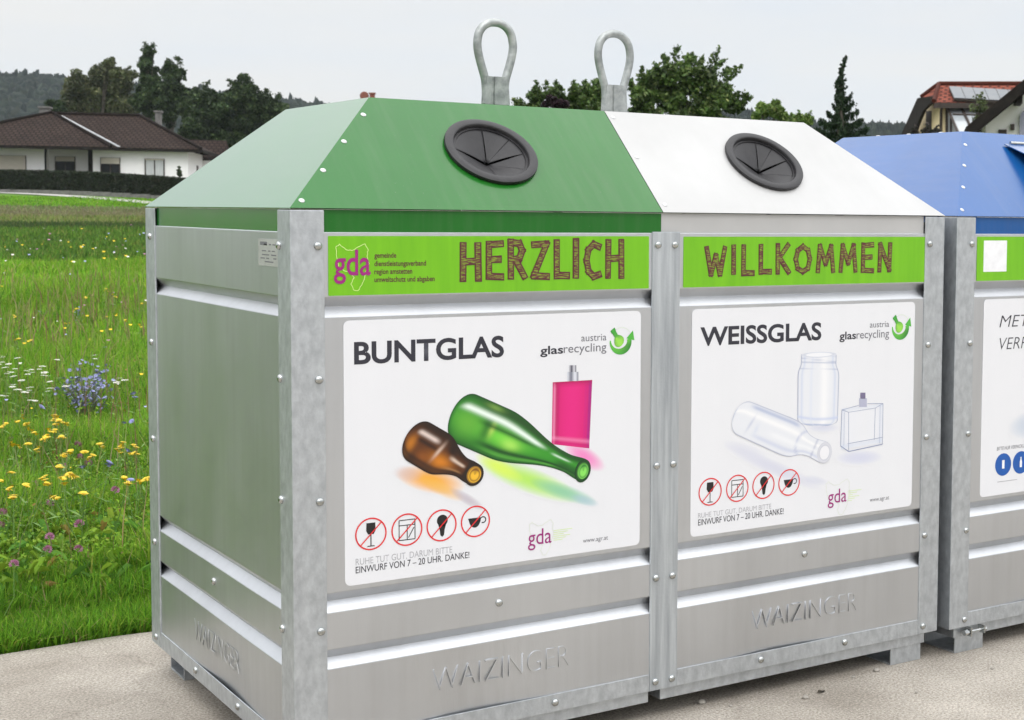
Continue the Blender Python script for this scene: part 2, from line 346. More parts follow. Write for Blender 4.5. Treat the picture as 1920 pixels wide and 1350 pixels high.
def opening(parent, x, y, seed):
    rnd = random.Random(seed); c0 = slope_pt(x, y); X = Vector((1, 0, 0))
    def P(r, a, h): return c0+X*(r*math.cos(a))+SLU*(r*math.sin(a))+SLN*h
    m = MB(); n = 72; ro = .1185
    prof = [(ro, .0005), (ro+.003, .004), (ro+.002, .011), (ro-.003, .0135), (.1025, .0135), (.0995, .0125), (.0978, .009), (.0975, .002), (.092, .002), (.092, -.03)]
    m.grid([[P(r, 2*math.pi*k/n, h) for k in range(n)] for r, h in prof], True)
    rim = m.build('opening_rim', MT['rubber'], parent, smooth=True)
    md = rim.modifiers.new('e', 'EDGE_SPLIT'); md.split_angle = R(50)
    # the slit cone: sectors of rubber sagging towards the middle
    angs = [R(a+(0 if seed == 1 else rnd.uniform(-8, 8))) for a in (2, 38, 84, 172, 262, 322)]; na = len(angs)
    for i, a0 in enumerate(angs):
        a1 = angs[(i+1) % na]+(2*math.pi if i == len(angs)-1 else 0)
        m = MB(); sag = (.0345, .0344, .0345, .0385, .0384, .0386)[i]; gs = (.0080, .0001, .0032, .0075, .0003, .0001)
        rows = []
        for j in range(9):
            t = j/8; r = .0975*(1-t)+.004*t; row = []
            for k in range(19):
                u = k/18; g0, g1 = gs[i], gs[(i+1) % 6]; w0, w1 = [min(.3, (.00003+g*t**1.3*(1.25-t))/max(r, .007)) for g in (g0, g1)]; a = a0+w0+(a1-a0-w0-w1)*u
                h = .001-sag*(t**1.15)+.0008*math.sin(math.pi*u)*t*(1-t)*2
                # the sector edges curl a little so that the slits show
                h -= .0010*t*(1 if u < .12 and gs[i] > .002 else 0)
                row.append(P(r, a, h))
            rows.append(row)
        m.grid(rows); o = m.build('rubber_flap', MT['rubber'], rim, smooth=True)
        o.modifiers.new('gauge', 'SOLIDIFY').thickness = .0015
    m = MB(); m.poly([P(.0945, 2*math.pi*k/32, -.055) for k in range(32)]); m.build('shade_disc', MT['void'], rim, fix=False)  # black disc paints the shade behind the flaps
    return rim
def lifting_loop(parent, x):
    y = D/2; m = MB(); pts = []
    top, neck = 2.033-G, 1.885-G
    half = [(.0, 2.0305), (.020, 2.027), (.037, 2.016), (.0485, 1.998), (.0535, 1.974), (.0520, 1.95), (.0455, 1.922), (.0375, 1.895), (.0310, 1.872), (.0285, 1.845), (.0280, 1.812)]
    # smooth the half outline
    def cr(P, n=5):
        o = []
        for i in range(len(P)-1):
            p0, p1, p2, p3 = [Vector(P[max(0, min(len(P)-1, k))]) for k in (i-1, i, i+1, i+2)]
            for q in range(n):
                t = q/n; o.append(.5*((2*p1)+(-p0+p2)*t+(2*p0-5*p1+4*p2-p3)*t*t+(-p0+3*p1-3*p2+p3)*t**3))
        return o+[Vector(P[-1])]
    full = [Vector((-p[0], p[1])) for p in half[::-1]][:-1]+[Vector(p) for p in half]
    full = cr([tuple(p) for p in full], 4); full = [Vector((p[0]*1.035, p[1]+.002*(p[1] > 1.99))) for p in full]
    m.tube([(x+p[0], y, p[1]-G) for p in full], .0119, 16)
    loop = m.build('lifting_loop', MT['loop'], parent, smooth=True)
    s = MB()                                     # sleeve: folded plate clasping both shanks, flared at the foot
    zc = [1.800, 1.803, 1.84, 1.872, 1.879]; hw = [.039, .040, .0375, .034, .033]
    rows = []
    for z, q in zip(zc, hw):
        rows.append([(x-q, y-.006, z-G), (x-q*.97, y-.014, z-G), (x-q*.55, y-.016, z-G), (x-q*.48, y-.0115, z-G), (x-q*.30, y-.0115, z-G), (x-q*.24, y-.017, z-G), (x+q*.55, y-.017, z-G), (x+q*.97, y-.0145, z-G), (x+q, y-.006, z-G),
                     (x+q, y+.008, z-G), (x+q*.9, y+.016, z-G), (x-q*.9, y+.016, z-G), (x-q, y+.008, z-G)])
    s.grid(rows, True); s.poly(rows[0][::-1]); s.poly(rows[-1])
    s.build('sleeve', MT['loop'], loop)
    b = MB(); b.box(x-.031, x+.031, y-.010, y+.010, RZ-.002, 1.801-G); b.build('shank', MT['loop'], loop, bevel=.002)
    return loop
def corner_post(parent, sx, sy):
    """rolled angle, 5 mm; sx, sy choose the corner"""
    t = .005; pw = PW; sw = SW if not sy else .094
    o = [(0, 0), (pw, 0), (pw, t), (t+.004, t), (t, t+.004), (t, sw), (0, sw)]
    o = [((W-a) if sx else a, (D-b) if sy else b) for a, b in o]
    m = MB(); m.prism(o, 2, ZB, EV-.0045); return m.build('corner_post', MT['post'], parent, bevel=.0018)
def foot(parent, x0, x1, y0, y1):
    """short length of square tube lying along x, open towards the ends"""
    m = MB(); t = .005; z1 = .200-G
    m.box(x0, x1, y0, y0+t, 0, z1); m.box(x0, x1, y1-t, y1, 0, z1); m.box(x0, x1, y0+t, y1-t, 0, t); m.box(x0, x1, y0+t, y1-t, z1-t, z1)
    return m.build('foot', MT['post'], parent, bevel=.001)
def container(name, loc, label, split_lid):
    root = empty(name, loc, label, 'recycling container')
    for sx in (0, 1):
        for sy in (0, 1): corner_post(root, sx, sy)
    for y0 in (0, D-.005):
        m = MB(); m.box(M0, M1, y0, y0+.005, ZB, 1.449-G); m.build('middle_post', MT['flow'], root, bevel=.001)
    # pressed sheets
    panel(root, 'front', .060, .985, 'front_panel', 1); panel(root, 'front', .995, W-.060, 'front_panel', 1)
    panel(root, 'left', .06, D-.06, 'side_panel', 1)
    m = MB(); m.box(W-.006, W-.0045, .06, D-.06, .232-G, 1.4455-G); m.build('side_panel', MT['sheet'], root)
    m = MB(); m.box(.06, W-.06, D-.006, D-.0045, .232-G, 1.4455-G); m.build('back_panel', MT['sheet'], root)
    # lower angles, trays and feet
    zt = .2776-G
    for a, b in ((PW, M0), (M1, W-PW)):
        m = MB(); m.prism([(.001, ZB), (.001, zt), (.004, zt), (.004, ZB+.004), (.055, ZB+.004), (.055, ZB)], 0, a+.0005, b-.0005); m.build('bottom_rail', MT['post'], root, bevel=.0008)
    m = MB(); m.prism([(.001, ZB), (.001, zt), (.004, zt), (.004, ZB+.004), (.055, ZB+.004), (.055, ZB)], 1, SW+.0005, D-.0945); m.build('bottom_rail', MT['post'], root, bevel=.0008)
    for a, b in ((.035, .9535), (.991, 1.945)):
        m = MB(); m.box(a, b, .017, D-.017, .198-G, ZB); m.build('base_tray', MT['post'], root, bevel=.001)
    for x0 in (.045, W-.168):
        for y0 in (.022, D-.165): foot(root, x0, x0+.121, y0, y0+.14)
    # added inner core, black in place of shade, closes the sight line through slits
    m = MB(); m.box(.04, W-.04, .045, D-.045, .20-G+.035, EV-.02); m.build('shade_core', MT['void'], root)
    # bolts
    P = []
    for z in BL: P += [((.0625, 0, z), (0, -1, 0)), ((W-.0595, 0, z), (0, -1, 0)), ((0, .0725, z), (-1, 0, 0)), ((0, 1.172, z), (-1, 0, 0))]
    for z in (BL[0], BL[2], BL[3], BL[4]): P += [((.9645, 0, z), (0, -1, 0)), ((1.0165, 0, z), (0, -1, 0))]
    P += [((.5111, .004, .535-G), (0, -1, 0)), ((1.4656, .004, .535-G), (0, -1, 0)), ((.004, .6143, .5334-G), (-1, 0, 0))]
    P += [((x, .001, .256-G), (0, -1, 0)) for x in (.362, .6656, 1.3134, 1.6162)]+[((.001, y, .257-G), (-1, 0, 0)) for y in (.7802, .4167)]
    for p, n in P: bolt_mb(p, n).build('bolt', MT['bolt'], root, smooth=True)
    return root
def rivet(parent, x, y, mat='rivet'):
    return bolt_mb(slope_pt(x, y), SLN, .0070, .0026).build('rivet', MT[mat], parent, smooth=True)

glass = container('glass_container', (0, 0, 0), 'two part glass container with one green lid half and one white lid half', True)
SEAM = .9785
gl = lid_part('lid', MT['green'], glass, 0, SEAM, True, False, PW+.0005, SEAM, True, False, 'green half of the lid', (.5645, .157))
wl = lid_part('lid', MT['white'], glass, SEAM+.002, W, False, True, SEAM+.001, W-PW-.0005, False, True, 'white half of the lid', (1.4185, .158))
opening(gl, .5645, .157, 1); opening(wl, 1.4185, .158, 2)
for x, y in ((.270, .253), (.191, .175), (.111, .096), (.033, .018)): rivet(gl, x, y)
for x, y in ((.996, .285), (.998, .162), (.998, .022)): rivet(wl, x, y)
lifting_loop(glass, .8015); lifting_loop(glass, 1.1925)

BX, BY = 2.0159, -.0186
paper = container('packaging_container', (BX, BY, 0), 'metal packaging container with a blue lid, standing right of the glass container', False)
bl = lid_part('lid', MT['blue'], paper, 0, W, True, True, PW+.0005, W-PW-.0005, True, True, 'blue lid')
for i in range(4): rivet(bl, .0375+.078*i, .02+.0779*i)
for k in range(3): rivet(bl, .503+.057*k, .266)
for k in range(3): bolt_mb((.318, .42+.16*k, RZ), (0, 0, 1), .0085, .003).build('rivet', MT['rivet'], bl, smooth=True)
# hood over the slot: hinged plate standing out from the slope
m = MB(); hx0, hx1 = .450, 1.10
q = [slope_pt(hx0+.012, .262, .004), slope_pt(hx1-.012, .262, .004), slope_pt(hx1+.07, .03, .135), slope_pt(hx0-.0+.0, .03, .135)]
q[3] = slope_pt(hx0+.05, .03, .115); q[2] = slope_pt(hx1, .03, .115); q[0] = slope_pt(hx0, .258, .004); q[1] = slope_pt(hx1, .258, .004)
t = Vector((0, -.3, .9)).normalized()*.003
m.poly([p+t for p in q]); m.poly(q[::-1])
for i in range(4): j = (i+1) % 4; m.poly([q[i], q[j], q[j]+t, q[i]+t])
hood = m.build('hood', MT['blue'], bl)
m = MB(); m.poly([slope_pt(.53, .06, .002), slope_pt(1.02, .06, .002), slope_pt(1.02, .2, .002), slope_pt(.53, .2, .002)]); m.build('slot', MT['void'], bl, fix=False)  # black sheet on the closed lid, paints the slot's shade under the hood
m = MB(); m.tube([slope_pt(hx0+.03, .262, .008), slope_pt(hx1-.03, .262, .008)], .006, 8); m.build('hinge', MT['bolt'], hood, smooth=True)
# latch on the blue container's tray
m = MB()
m.tube([(.075, -.002, .215-G), (.150, -.002, .215-G)], .004, 10); m.tube([(.060, -.002, .215-G), (.078, -.002, .215-G)], .009, 8)
m.box(.080, .086, -.012, .019, .202-G, .229-G); m.box(.138, .143, -.012, .019, .204-G, .227-G)
m.tube([(.144, -.002, .215-G), (.155, -.002, .215-G)], .007, 6)
m.build('latch', MT['bolt'], paper)

# ------------------------------------------------------------------ stickers
YP = .0026                                   # printed face of posters, proud of the sheet
def F(px, py, y): p = fp(px, py, y); return p
def poster(parent, ox, oy, x0, x1, z0, z1, rad, mat, name, label=None):
    m = MB(); rounded_sheet(m, x0, x1, z0-G, z1-G, .0034, rad, .0008)
    o = m.build(name, MT[mat], parent); return o
X1, Z1 = (1, 0, 0), (0, 0, 1)
YT = .0022                                   # lettering, just proud of the poster
ban1 = poster(glass, 0, 0, .0870, .9385, 1.302, 1.4375, .002, 'gvinyl', 'banner_sticker')
ban2 = poster(glass, 0, 0, 1.0455, 1.9055, 1.302, 1.4365, .002, 'gvinyl', 'banner_sticker')
pos1 = poster(glass, 0, 0, .1210, .9150, .6305, 1.2445, .014, 'pvinyl', 'poster')
pos2 = poster(glass, 0, 0, 1.0745, 1.8700, .6305, 1.2435, .014, 'pvinyl', 'poster')
tag(ban1, 'lime sticker reading HERZLICH'); tag(ban2, 'lime sticker reading WILLKOMMEN')
tag(pos1, 'poster headed BUNTGLAS with coloured bottles'); tag(pos2, 'poster headed WEISSGLAS with clear glass jars')
ban3 = poster(paper, 0, 0, .0870, .9385, 1.302, 1.4375, .002, 'gvinyl', 'banner_sticker')
pos3 = poster(paper, 0, 0, .1210, .9150, .6305, 1.2445, .014, 'pvinyl', 'poster')

def put(parent, body, mat, x0, x1, zb, h, name='lettering', y=YT, **k):
    return text_mesh(name, body, MT[mat], parent, (x0, y, zb-G), X1, Z1, (x1-x0) if x1 else None, h, **k)
def pz(px, py): p = fp(px, py, YT); return p.x, p.z+G
def ptext(parent, body, mat, a, b, top, name='lettering', off=(0, 0), **k):
    """baseline from pixel a to pixel b, capitals reaching up to pixel top"""
    (x0, z0), (x1, z1), (xt, zt) = pz(*a), pz(*b), pz(*top)
    zb = (z0+z1)/2
    return put(parent, body, mat, x0-off[0], x1-off[0], zb, zt-z0, name, **k)

# hand drawn capitals: pen strokes in a unit box
GLYPH = {
 'H': [[(0, 0), (.02, 1)], [(.62, 0), (.60, 1)], [(0, .5), (.62, .53)]],
 'E': [[(0, 0), (0, 1)], [(0, .97), (.5, 1)], [(0, .52), (.42, .53)], [(0, .02), (.52, 0)]],
 'R': [[(0, 0), (0, 1)], [(0, .98), (.35, .95), (.48, .75), (.36, .52), (.02, .47)], [(.2, .48), (.56, 0)]],
 'Z': [[(0, .98), (.55, 1)], [(.55, 1), (.0, .02)], [(0, .02), (.58, .0)]],
 'L': [[(0, 1), (.0, 0)], [(0, .03), (.46, .02)]],
 'I': [[(0, 0), (0, 1)]],
 'C': [[(.55, .93), (.32, 1), (.08, .82), (0, .5), (.1, .16), (.32, 0), (.57, .06)]],
 'W': [[(0, 1), (.2, 0)], [(.2, 0), (.42, .72)], [(.42, .72), (.62, 0)], [(.62, 0), (.84, 1)]],
 'K': [[(0, 0), (0, 1)], [(.5, 1), (.02, .48)], [(.1, .52), (.54, 0)]],
 'O': [[(.36, 1), (.1, .84), (0, .5), (.1, .14), (.36, 0), (.62, .14), (.72, .5), (.62, .84), (.36, 1)]],
 'M': [[(0, 0), (.1, 1)], [(.1, 1), (.4, .3)], [(.4, .3), (.68, 1)], [(.68, 1), (.8, 0)]],
 'N': [[(0, 0), (.03, 1)], [(.03, 1), (.55, .02)], [(.55, .0), (.58, 1)]],
}
def stroke(m, pts, wid, y):
    pts = [Vector((p[0], 0, p[1])) for p in pts]
    for i in range(len(pts)-1):
        a, b = pts[i], pts[i+1]; t = (b-a).normalized(); n = Vector((-t.z, 0, t.x))*wid/2; e = t*wid*.42
        j = lambda: Vector((random.uniform(-.04, .04), 0, random.uniform(-.04, .04)))*wid
        q = [a-e+n+j(), a-e-n+j(), b+e-n+j(), b+e+n+j()]
        yy = y-.00004*i; m.poly([(p.x, yy, p.z) for p in q])
    return m
def hand_lettering(parent, word, a, b, h, mat_w=.215):
    """hand drawn capitals between baseline points a and b (metres on the sticker)"""
    adv = {'I': .45, 'W': 1.2, 'M': 1.14, 'O': 1.08, 'L': .80, 'E': .86, 'H': 1.0, 'R': .92, 'Z': .94, 'C': .92, 'K': .86, 'N': .9}
    tot = sum(adv[c] for c in word)-.3
    sx = (b[0]-a[0])/tot; x = a[0]; m = MB(); k = 0
    for c in word:
        zb = a[1]+(b[1]-a[1])*(x-a[0])/(b[0]-a[0])+random.uniform(-.03, .03)*h; hh = h*random.uniform(.95, 1.05)
        for s_ in GLYPH[c]:
            P = [(x+p[0]*sx*.95, zb-G+p[1]*hh) for p in s_]
            m.cm = 0; stroke(m, P, h*mat_w, YT-.0002-.00008*k)
            m.cm = 1; stroke(m, P, h*mat_w*.62, YT-.0008-.00008*k)
            k = (k+1) % 4
        x += adv[c]*sx
    return m.build('lettering', [MT['maroon'], MT['hatch']], parent, fix=False)
(xa, za), (xb, zb_) = pz(868, 522), pz(1170, 517)
hand_lettering(ban1, 'HERZLICH', (xa, za), (xb, za+.001), .083)
(xa, za), (xb, zb_) = pz(1325, 514), pz(1670, 508)
hand_lettering(ban2, 'WILLKOMMEN', (xa, za+.001), (xb, za+.002), .072)
def line_strip(m, pts, wid, y):
    for i in range(len(pts)-1):
        a, b = Vector(pts[i]), Vector(pts[i+1]); t = (b-a).normalized(); n = Vector((-t.y, t.x))*wid/2
        m.poly([(a.x+n.x, y-.00003*(i % 2), a.y+n.y), (a.x-n.x, y-.00003*(i % 2), a.y-n.y), (b.x-n.x, y-.00003*(i % 2), b.y-n.y), (b.x+n.x, y-.00003*(i % 2), b.y+n.y)])
BLOB = [(630, 463), (637, 458), (648, 468), (660, 470), (672, 462), (684, 458), (690, 468), (688, 480), (692, 495), (684, 512), (683, 522), (678, 535), (672, 545), (662, 543), (658, 532), (664, 520), (655, 510), (645, 508), (635, 500), (632, 485), (630, 463)]
def blob_outline(parent, pts, mat, wid):
    m = MB(); r2 = random.Random(3); P = []
    for i in range(len(pts)-1):
        for k in range(3):
            t = k/3; P.append((pts[i][0]*(1-t)+pts[i+1][0]*t+r2.uniform(-.0012, .0012), pts[i][1]*(1-t)+pts[i+1][1]*t+r2.uniform(-.0012, .0012)))
    P.append(P[0]); line_strip(m, [(p[0], p[1]-G) for p in P], wid, YT-.0001)
    return m.build('map_outline', MT[mat], parent, fix=False)
blob_outline(ban1, [pz(*p) for p in BLOB], 'lightline', .0016)
(x0, z0), (x1, z1) = pz(626, 517), pz(695, 514)
put(ban1, 'gda', 'purple', x0, x1, z0+.001, .061, 'emblem_letters', y=YT-.0004, bold=.012)
for t_, py, xe in (('gemeinde', 483, 743), ('dienstleistungsverband', 498.5, 799), ('region amstetten', 513.5, 773), ('umweltschutz und abgaben', 528.5, 815)):
    (x0, z0), (x1, z1) = pz(702, py), pz(xe, py-1); put(ban1, t_, 'maroon', x0, x1, z0-.0005, .0125, bold=.018)

def disc(m, c, r, y, n=32, r0=0):
    if r0:
        m.grid([[(c[0]+q*math.cos(2*math.pi*k/n), y, c[1]+q*math.sin(2*math.pi*k/n)) for k in range(n)] for q in (r, r0)], True)
    else: m.poly([(c[0]+r*math.cos(2*math.pi*k/n), y, c[1]+r*math.sin(2*math.pi*k/n)) for k in range(n)])
def pictogram(parent, cx, cz, r, kind):
    m = MB(); cz -= G; y = YT; U = lambda a, b: (cx+a*r, cz+b*r)
    m.cm = 0
    def poly(P): m.poly([(U(*p)[0], y, U(*p)[1]) for p in P])
    if kind == 'glass':
        poly([(-.28, .68), (.28, .68), (.30, .2), (.18, -.02), (-.18, -.02), (-.30, .2)]); poly([(-.035, -.02), (.035, -.02), (.035, -.72), (-.035, -.72)]); poly([(-.25, -.78), (.25, -.78), (.2, -.72), (-.2, -.72)])
    elif kind == 'pane':
        w_ = .055*r
        for a, b in (((-.5, -.62), (-.5, .6)), ((.52, -.62), (.52, .6)), ((-.5, .6), (.52, .6)), ((-.5, -.62), (.52, -.62)), ((-.5, .28), (.52, .28)), ((.02, .28), (.02, -.62)), ((.45, .1), (.1, -.5))):
            line_strip(m, [U(*a), U(*b)], w_, y-.00006*random.random())
    elif kind == 'bulb':
        disc(m, U(.05, .3), .36*r, y, 24); poly([(-.22, .06), (.30, .06), (.2, -.3), (.16, -.62), (.05, -.72), (-.08, -.62), (-.12, -.3)])
    else:
        P = [(-.5, .22), (.42, .22)]+[(.42*math.cos(a)-.04+(.0), .22+.62*math.sin(a)) for a in [R(-v) for v in range(10, 180, 17)]]
        poly(P); m.grid([[(U(.52+q*math.cos(R(a)), .05+q*math.sin(R(a)))[0], y-.00005, U(.52+q*math.cos(R(a)), .05+q*math.sin(R(a)))[1]) for a in range(-120, 150, 18)] for q in (.22, .15)])
    m.cm = 1; disc(m, (cx, cz), r, y-.0004, 44, r*.91)
    line_strip(m, [U(-.66, -.66), U(.66, .66)], .075*r, y-.0006)
    return m.build('pictogram', [MT['black'], MT['red']], parent, fix=False)
def lerp(a, b, t): t = max(0, min(1, t)); return tuple(a[i]*(1-t)+b[i]*t for i in range(3))
WHT = (.720, .727, .755)
def sstep(a, b, x): t = max(0, min(1, (x-a)/(b-a))); return t*t*(3-2*t)
def soft_field(m, box, patches, y, mp, nx=90, ny=56):
    """printed soft shadows: several tints blended into one patch of ink, cells without ink left out"""
    x0, y0, x1, y1 = box; V, K, W_ = {}, {}, {}
    for i in range(nx+1):
        for j in range(ny+1):
            px, py = x0+(x1-x0)*i/nx, y0+(y1-y0)*j/ny; c = WHT; tot = 0
            for (cx, cy, rx, ry, ang, col, k) in patches:
                u, v = px-cx, py-cy; a_, b_ = (u*math.cos(ang)+v*math.sin(ang))/rx, (-u*math.sin(ang)+v*math.cos(ang))/ry; q = a_*a_+b_*b_
                if q < 1: al = k*(1-q)**.85; c = lerp(c, col, al); tot += al
            p = mp((px, py)); V[i, j] = (p[0], y, p[1]); K[i, j] = c; W_[i, j] = tot
    for i in range(nx):
        for j in range(ny):
            ks = ((i, j), (i+1, j), (i+1, j+1), (i, j+1))
            if max(W_[k] for k in ks) < .004: continue
            q = len(m.v); m.v += [V[k] for k in ks]; m.col += [K[k] for k in ks]; m.f.append([q, q+1, q+2, q+3]); m.mi.append(m.cm)
def bottle_print(m, a, b, prof, colf, y, mp, n=80, ns=30, butt=0.0):
    """flat printed bottle: axis a->b and half widths measured on the sticker's picture, mp maps that picture to metres"""
    a, b = Vector(a), Vector(b); ax = (b-a); L = ax.length; ax /= L; nn = Vector((ax.y, -ax.x))
    rows, cols = [], []
    for i in range(n+1):
        t = (i/n)**1.5; h = (float(np.interp(max(t, butt), [p[0] for p in prof], [p[1] for p in prof]))*max(0.0004, 1-max(0, (butt-t)/butt)**2.3)**.5) if t < butt else float(np.interp(t, [p[0] for p in prof], [p[1] for p in prof])); rr, cc = [], []
        for j in range(ns+1):
            s = -1+2*j/ns; p = a+ax*(t*L)+nn*(h*s); q = mp(p); rr.append((q[0], y, q[1])); cc.append(colf(t, s))
        rows.append(rr); cols.append(cc)
    m.grid(rows, False, cols)
def ell_print(m, c, rx, rz, ang, colf, y, mp, n=28):
    rows, cols = [], []
    for i in range(11):
        q = i/10; rr, cc = [], []
        for j in range(n):
            a = 2*math.pi*j/n; u, v = rx*q*math.cos(a), rz*q*math.sin(a); pq = mp((c[0]+u*math.cos(ang)-v*math.sin(ang), c[1]+u*math.sin(ang)+v*math.cos(ang)))
            rr.append((pq[0], y, pq[1])); cc.append(colf(q, a))
        rows.append(rr); cols.append(cc)
    m.grid(rows, True, cols)
def smooth_prof(P, n=60):
    t = np.linspace(0, 1, n); h = np.interp(t, [p[0] for p in P], [p[1] for p in P])
    k = np.ones(5)/5; h2 = np.convolve(np.pad(h, 2, 'edge'), k, 'valid'); h2[:4] = h[:4]; return list(zip(t, h2))
def zq(zx, zy): return pz(620+zx/2.5, 580+zy/2.5)          # pixels of the enlarged first poster
def zw(zx, zy): return pz(1260+zx/2.9346, 560+zy/2.9346)   # and of the second
def Zg(p): return (p[0], p[1]-G)
def gauss(x, c, w_): return math.exp(-((x-c)/w_)**2)
def bunt_art(parent):
    y = YT-.0001; mp = lambda p: Zg(zq(*p))
    m = MB()
    soft_field(m, (270, 600, 1330, 960), ((470, 800, 165, 62, .20, (.80, .36, .02), 1.0), (520, 840, 120, 34, .45, (.78, .44, .10), .8), (640, 890, 95, 26, .55, (.42, .36, .42), .7), (360, 770, 70, 40, .1, (.58, .42, .40), .55),
            (930, 800, 260, 62, .36, (.42, .72, .12), 1.0), (790, 740, 130, 40, .5, (.62, .80, .10), .95), (1090, 855, 170, 38, .33, (.22, .52, .34), .85), (1190, 895, 70, 24, .3, (.35, .5, .58), .7), (1190, 690, 110, 46, .55, (.80, .14, .46), .85)), y+.0002, mp)
    m.build('printed_shadows', MT['print'], parent, fix=False)
    def gcol(t, s):
        c = lerp((.005, .06, .010), (.035, .27, .022), 1-abs(s)**2.2)
        c = lerp(c, (.16, .60, .05), .95*gauss(t, .40, .17)*gauss(s, -.12, .34)); c = lerp(c, (.42, .74, .12), .75*gauss(t, .47, .06)*gauss(s, -.25, .22))
        c = lerp(c, (.14, .42, .04), .7*gauss(t, .13, .10)*gauss(s, -.1, .5)); c = lerp(c, (.02, .13, .015), .8*gauss(t, .27, .035)*sstep(-.75, -.2, s)*(1-sstep(.3, .5, s)))
        c = lerp(c, (.55, .68, .14), .6*gauss(t, .31, .018)*gauss(s, .05, .3))
        c = lerp(c, (.016, .065, .014), .95*gauss(s, .80, .18)*sstep(.12, .26, t)); c = lerp(c, (.006, .06, .01), .8*gauss(s, .14, .09)*sstep(.16, .3, t)*(1-sstep(.55, .7, t))); c = lerp(c, (.30, .55, .10), .5*gauss(s, .84, .10)*gauss(t, .27, .06))
        c = lerp(c, (.80, .90, .82), .97*gauss(s, .47-.10*sstep(.3, .7, t), .12)*sstep(.02, .10, t)*(1-sstep(.62, .74, t)))
        c = lerp(c, (.70, .85, .72), .75*gauss(s, .25, .10)*sstep(.74, .80, t)*(1-sstep(.86, .92, t)))
        c = lerp(c, (.004, .05, .008), .95*gauss(s, -.62, .11)*sstep(.18, .35, t)); c = lerp(c, (.10, .40, .05), .7*gauss(s, -.78, .07)*sstep(.2, .4, t)); c = lerp(c, (.004, .05, .008), .9*gauss(abs(s), 1.0, .05))
        c = lerp(c, (.008, .07, .012), .8*sstep(.76, .86, t)*(1-gauss(s, .2, .3))); c = lerp(c, (.01, .09, .015), .8*(1-sstep(.0, .035, t))); return c
    P = [(0, 124), (.13, 125), (.40, 124), (.46, 117), (.54, 102), (.62, 82), (.70, 63), (.78, 50), (.86, 44), (.93, 43), (.935, 53), (1, 53)]
    m = MB(); bottle_print(m, (566, 484), (1178, 752), smooth_prof(P), gcol, y-.0002, mp, butt=.12)
    ell_print(m, (1181, 757), 36, 56, .30, lambda q, a: lerp((.10, .36, .05), (.006, .05, .01), sstep(.62, .74, q)), y-.0005, mp)
    ell_print(m, (1184, 760), 22, 36, .30, lambda q, a: lerp((.22, .66, .10), (.03, .20, .03), .7*gauss(q, .8, .15)+.5*gauss(a, 4.3, .7)), y-.0006, mp)
    m.build('printed_bottle', MT['print'], parent, fix=False)
    def bcol(t, s):
        c = lerp((.012, .006, .004), (.085, .024, .005), 1-abs(s)**1.6)
        c = lerp(c, (.62, .20, .010), .9*gauss(t, .55, .15)*gauss(s, -.30, .36)); c = lerp(c, (.50, .17, .012), .85*gauss(t, .10, .06)*gauss(s, -.25, .45)); c = lerp(c, (.28, .08, .008), .7*gauss(t, .32, .1)*gauss(s, -.5, .3))
        c = lerp(c, (.012, .006, .005), .8*gauss(s, .12, .10)*sstep(.12, .2, t)*(1-sstep(.40, .46, t))); c = lerp(c, (.72, .60, .54), .95*gauss(s, .45, .11)*sstep(.08, .16, t)*(1-sstep(.34, .46, t))); c = lerp(c, (.60, .45, .36), .9*gauss(t, .46+.05*s, .022)*gauss(s, .1, .42)); c = lerp(c, (.012, .006, .005), .9*gauss(t, .62, .07)*sstep(.15, .5, s)); c = lerp(c, (.02, .009, .005), .8*gauss(s, .85, .16)*sstep(.1, .2, t))
        c = lerp(c, (.70, .56, .45), .85*gauss(s, .15, .13)*sstep(.60, .70, t)*(1-sstep(.82, .88, t))); c = lerp(c, (.50, .26, .10), .5*gauss(s, -.55, .1)*sstep(.55, .7, t)*(1-sstep(.8, .88, t)))
        c = lerp(c, (.018, .010, .007), .88*sstep(.865, .885, t)); c = lerp(c, (.014, .006, .004), .85*gauss(abs(s), 1.0, .07)); c = lerp(c, (.02, .008, .004), .7*gauss(s, -.72, .1)); return c
    P = [(0, 104), (.10, 105), (.46, 106), (.54, 101), (.60, 88), (.68, 70), (.76, 56), (.86, 48), (.875, 54), (1, 54)]
    m = MB(); bottle_print(m, (356, 588), (668, 772), smooth_prof(P), bcol, y-.0008, mp, butt=.2)
    ell_print(m, (671, 775), 43, 55, .45, lambda q, a: lerp((.45, .22, .02), (.018, .012, .008), sstep(.66, .78, q)), y-.0011, mp)
    ell_print(m, (674, 777), 28, 36, .45, lambda q, a: lerp((.80, .46, .03), (.20, .08, .01), .8*gauss(q, .78, .14)+.6*gauss(a, 4.4, .7)), y-.0012, mp)
    m.build('printed_bottle', MT['print'], parent, fix=False)
    # pink flacon
    m = MB(); TLp, TRp, BRp, BLp = [Vector(Zg(zq(*p))) for p in ((1041, 342), (1226, 331), (1212, 652), (1036, 632))]
    rows, cols = [], []
    for i in range(21):
        v = i/20; rr, cc = [], []
        for j in range(21):
            u = j/20; p = (TLp*(1-u)+TRp*u)*(1-v)+(BLp*(1-u)+BRp*u)*v; rr.append((p.x, y+.0001, p.y))
            c = lerp((.56, .006, .13), (.70, .016, .20), math.sin(u*3.1)); c = lerp(c, (.42, .006, .10), math.exp(-((u-.12)/.05)**2)*.8); c = lerp(c, (.86, .35, .55), math.exp(-((u-.05)/.03)**2)*.6)
            c = lerp(c, (.30, .015, .22), math.exp(-((u-.97)/.05)**2)*.9); c = lerp(c, (.55, .01, .2), math.exp(-((u-.86)/.03)**2)*.7); c = lerp(c, (.38, .004, .08), math.exp(-((v-.0)/.03)**2)*.9+math.exp(-((v-.06)/.02)**2)*.35)
            c = lerp(c, (.85, .30, .5), math.exp(-((v-.90)/.02)**2)*.5); c = lerp(c, (.5, .008, .14), math.exp(-((v-.97)/.04)**2)*.7); cc.append(c)
        rows.append(rr); cols.append(cc)
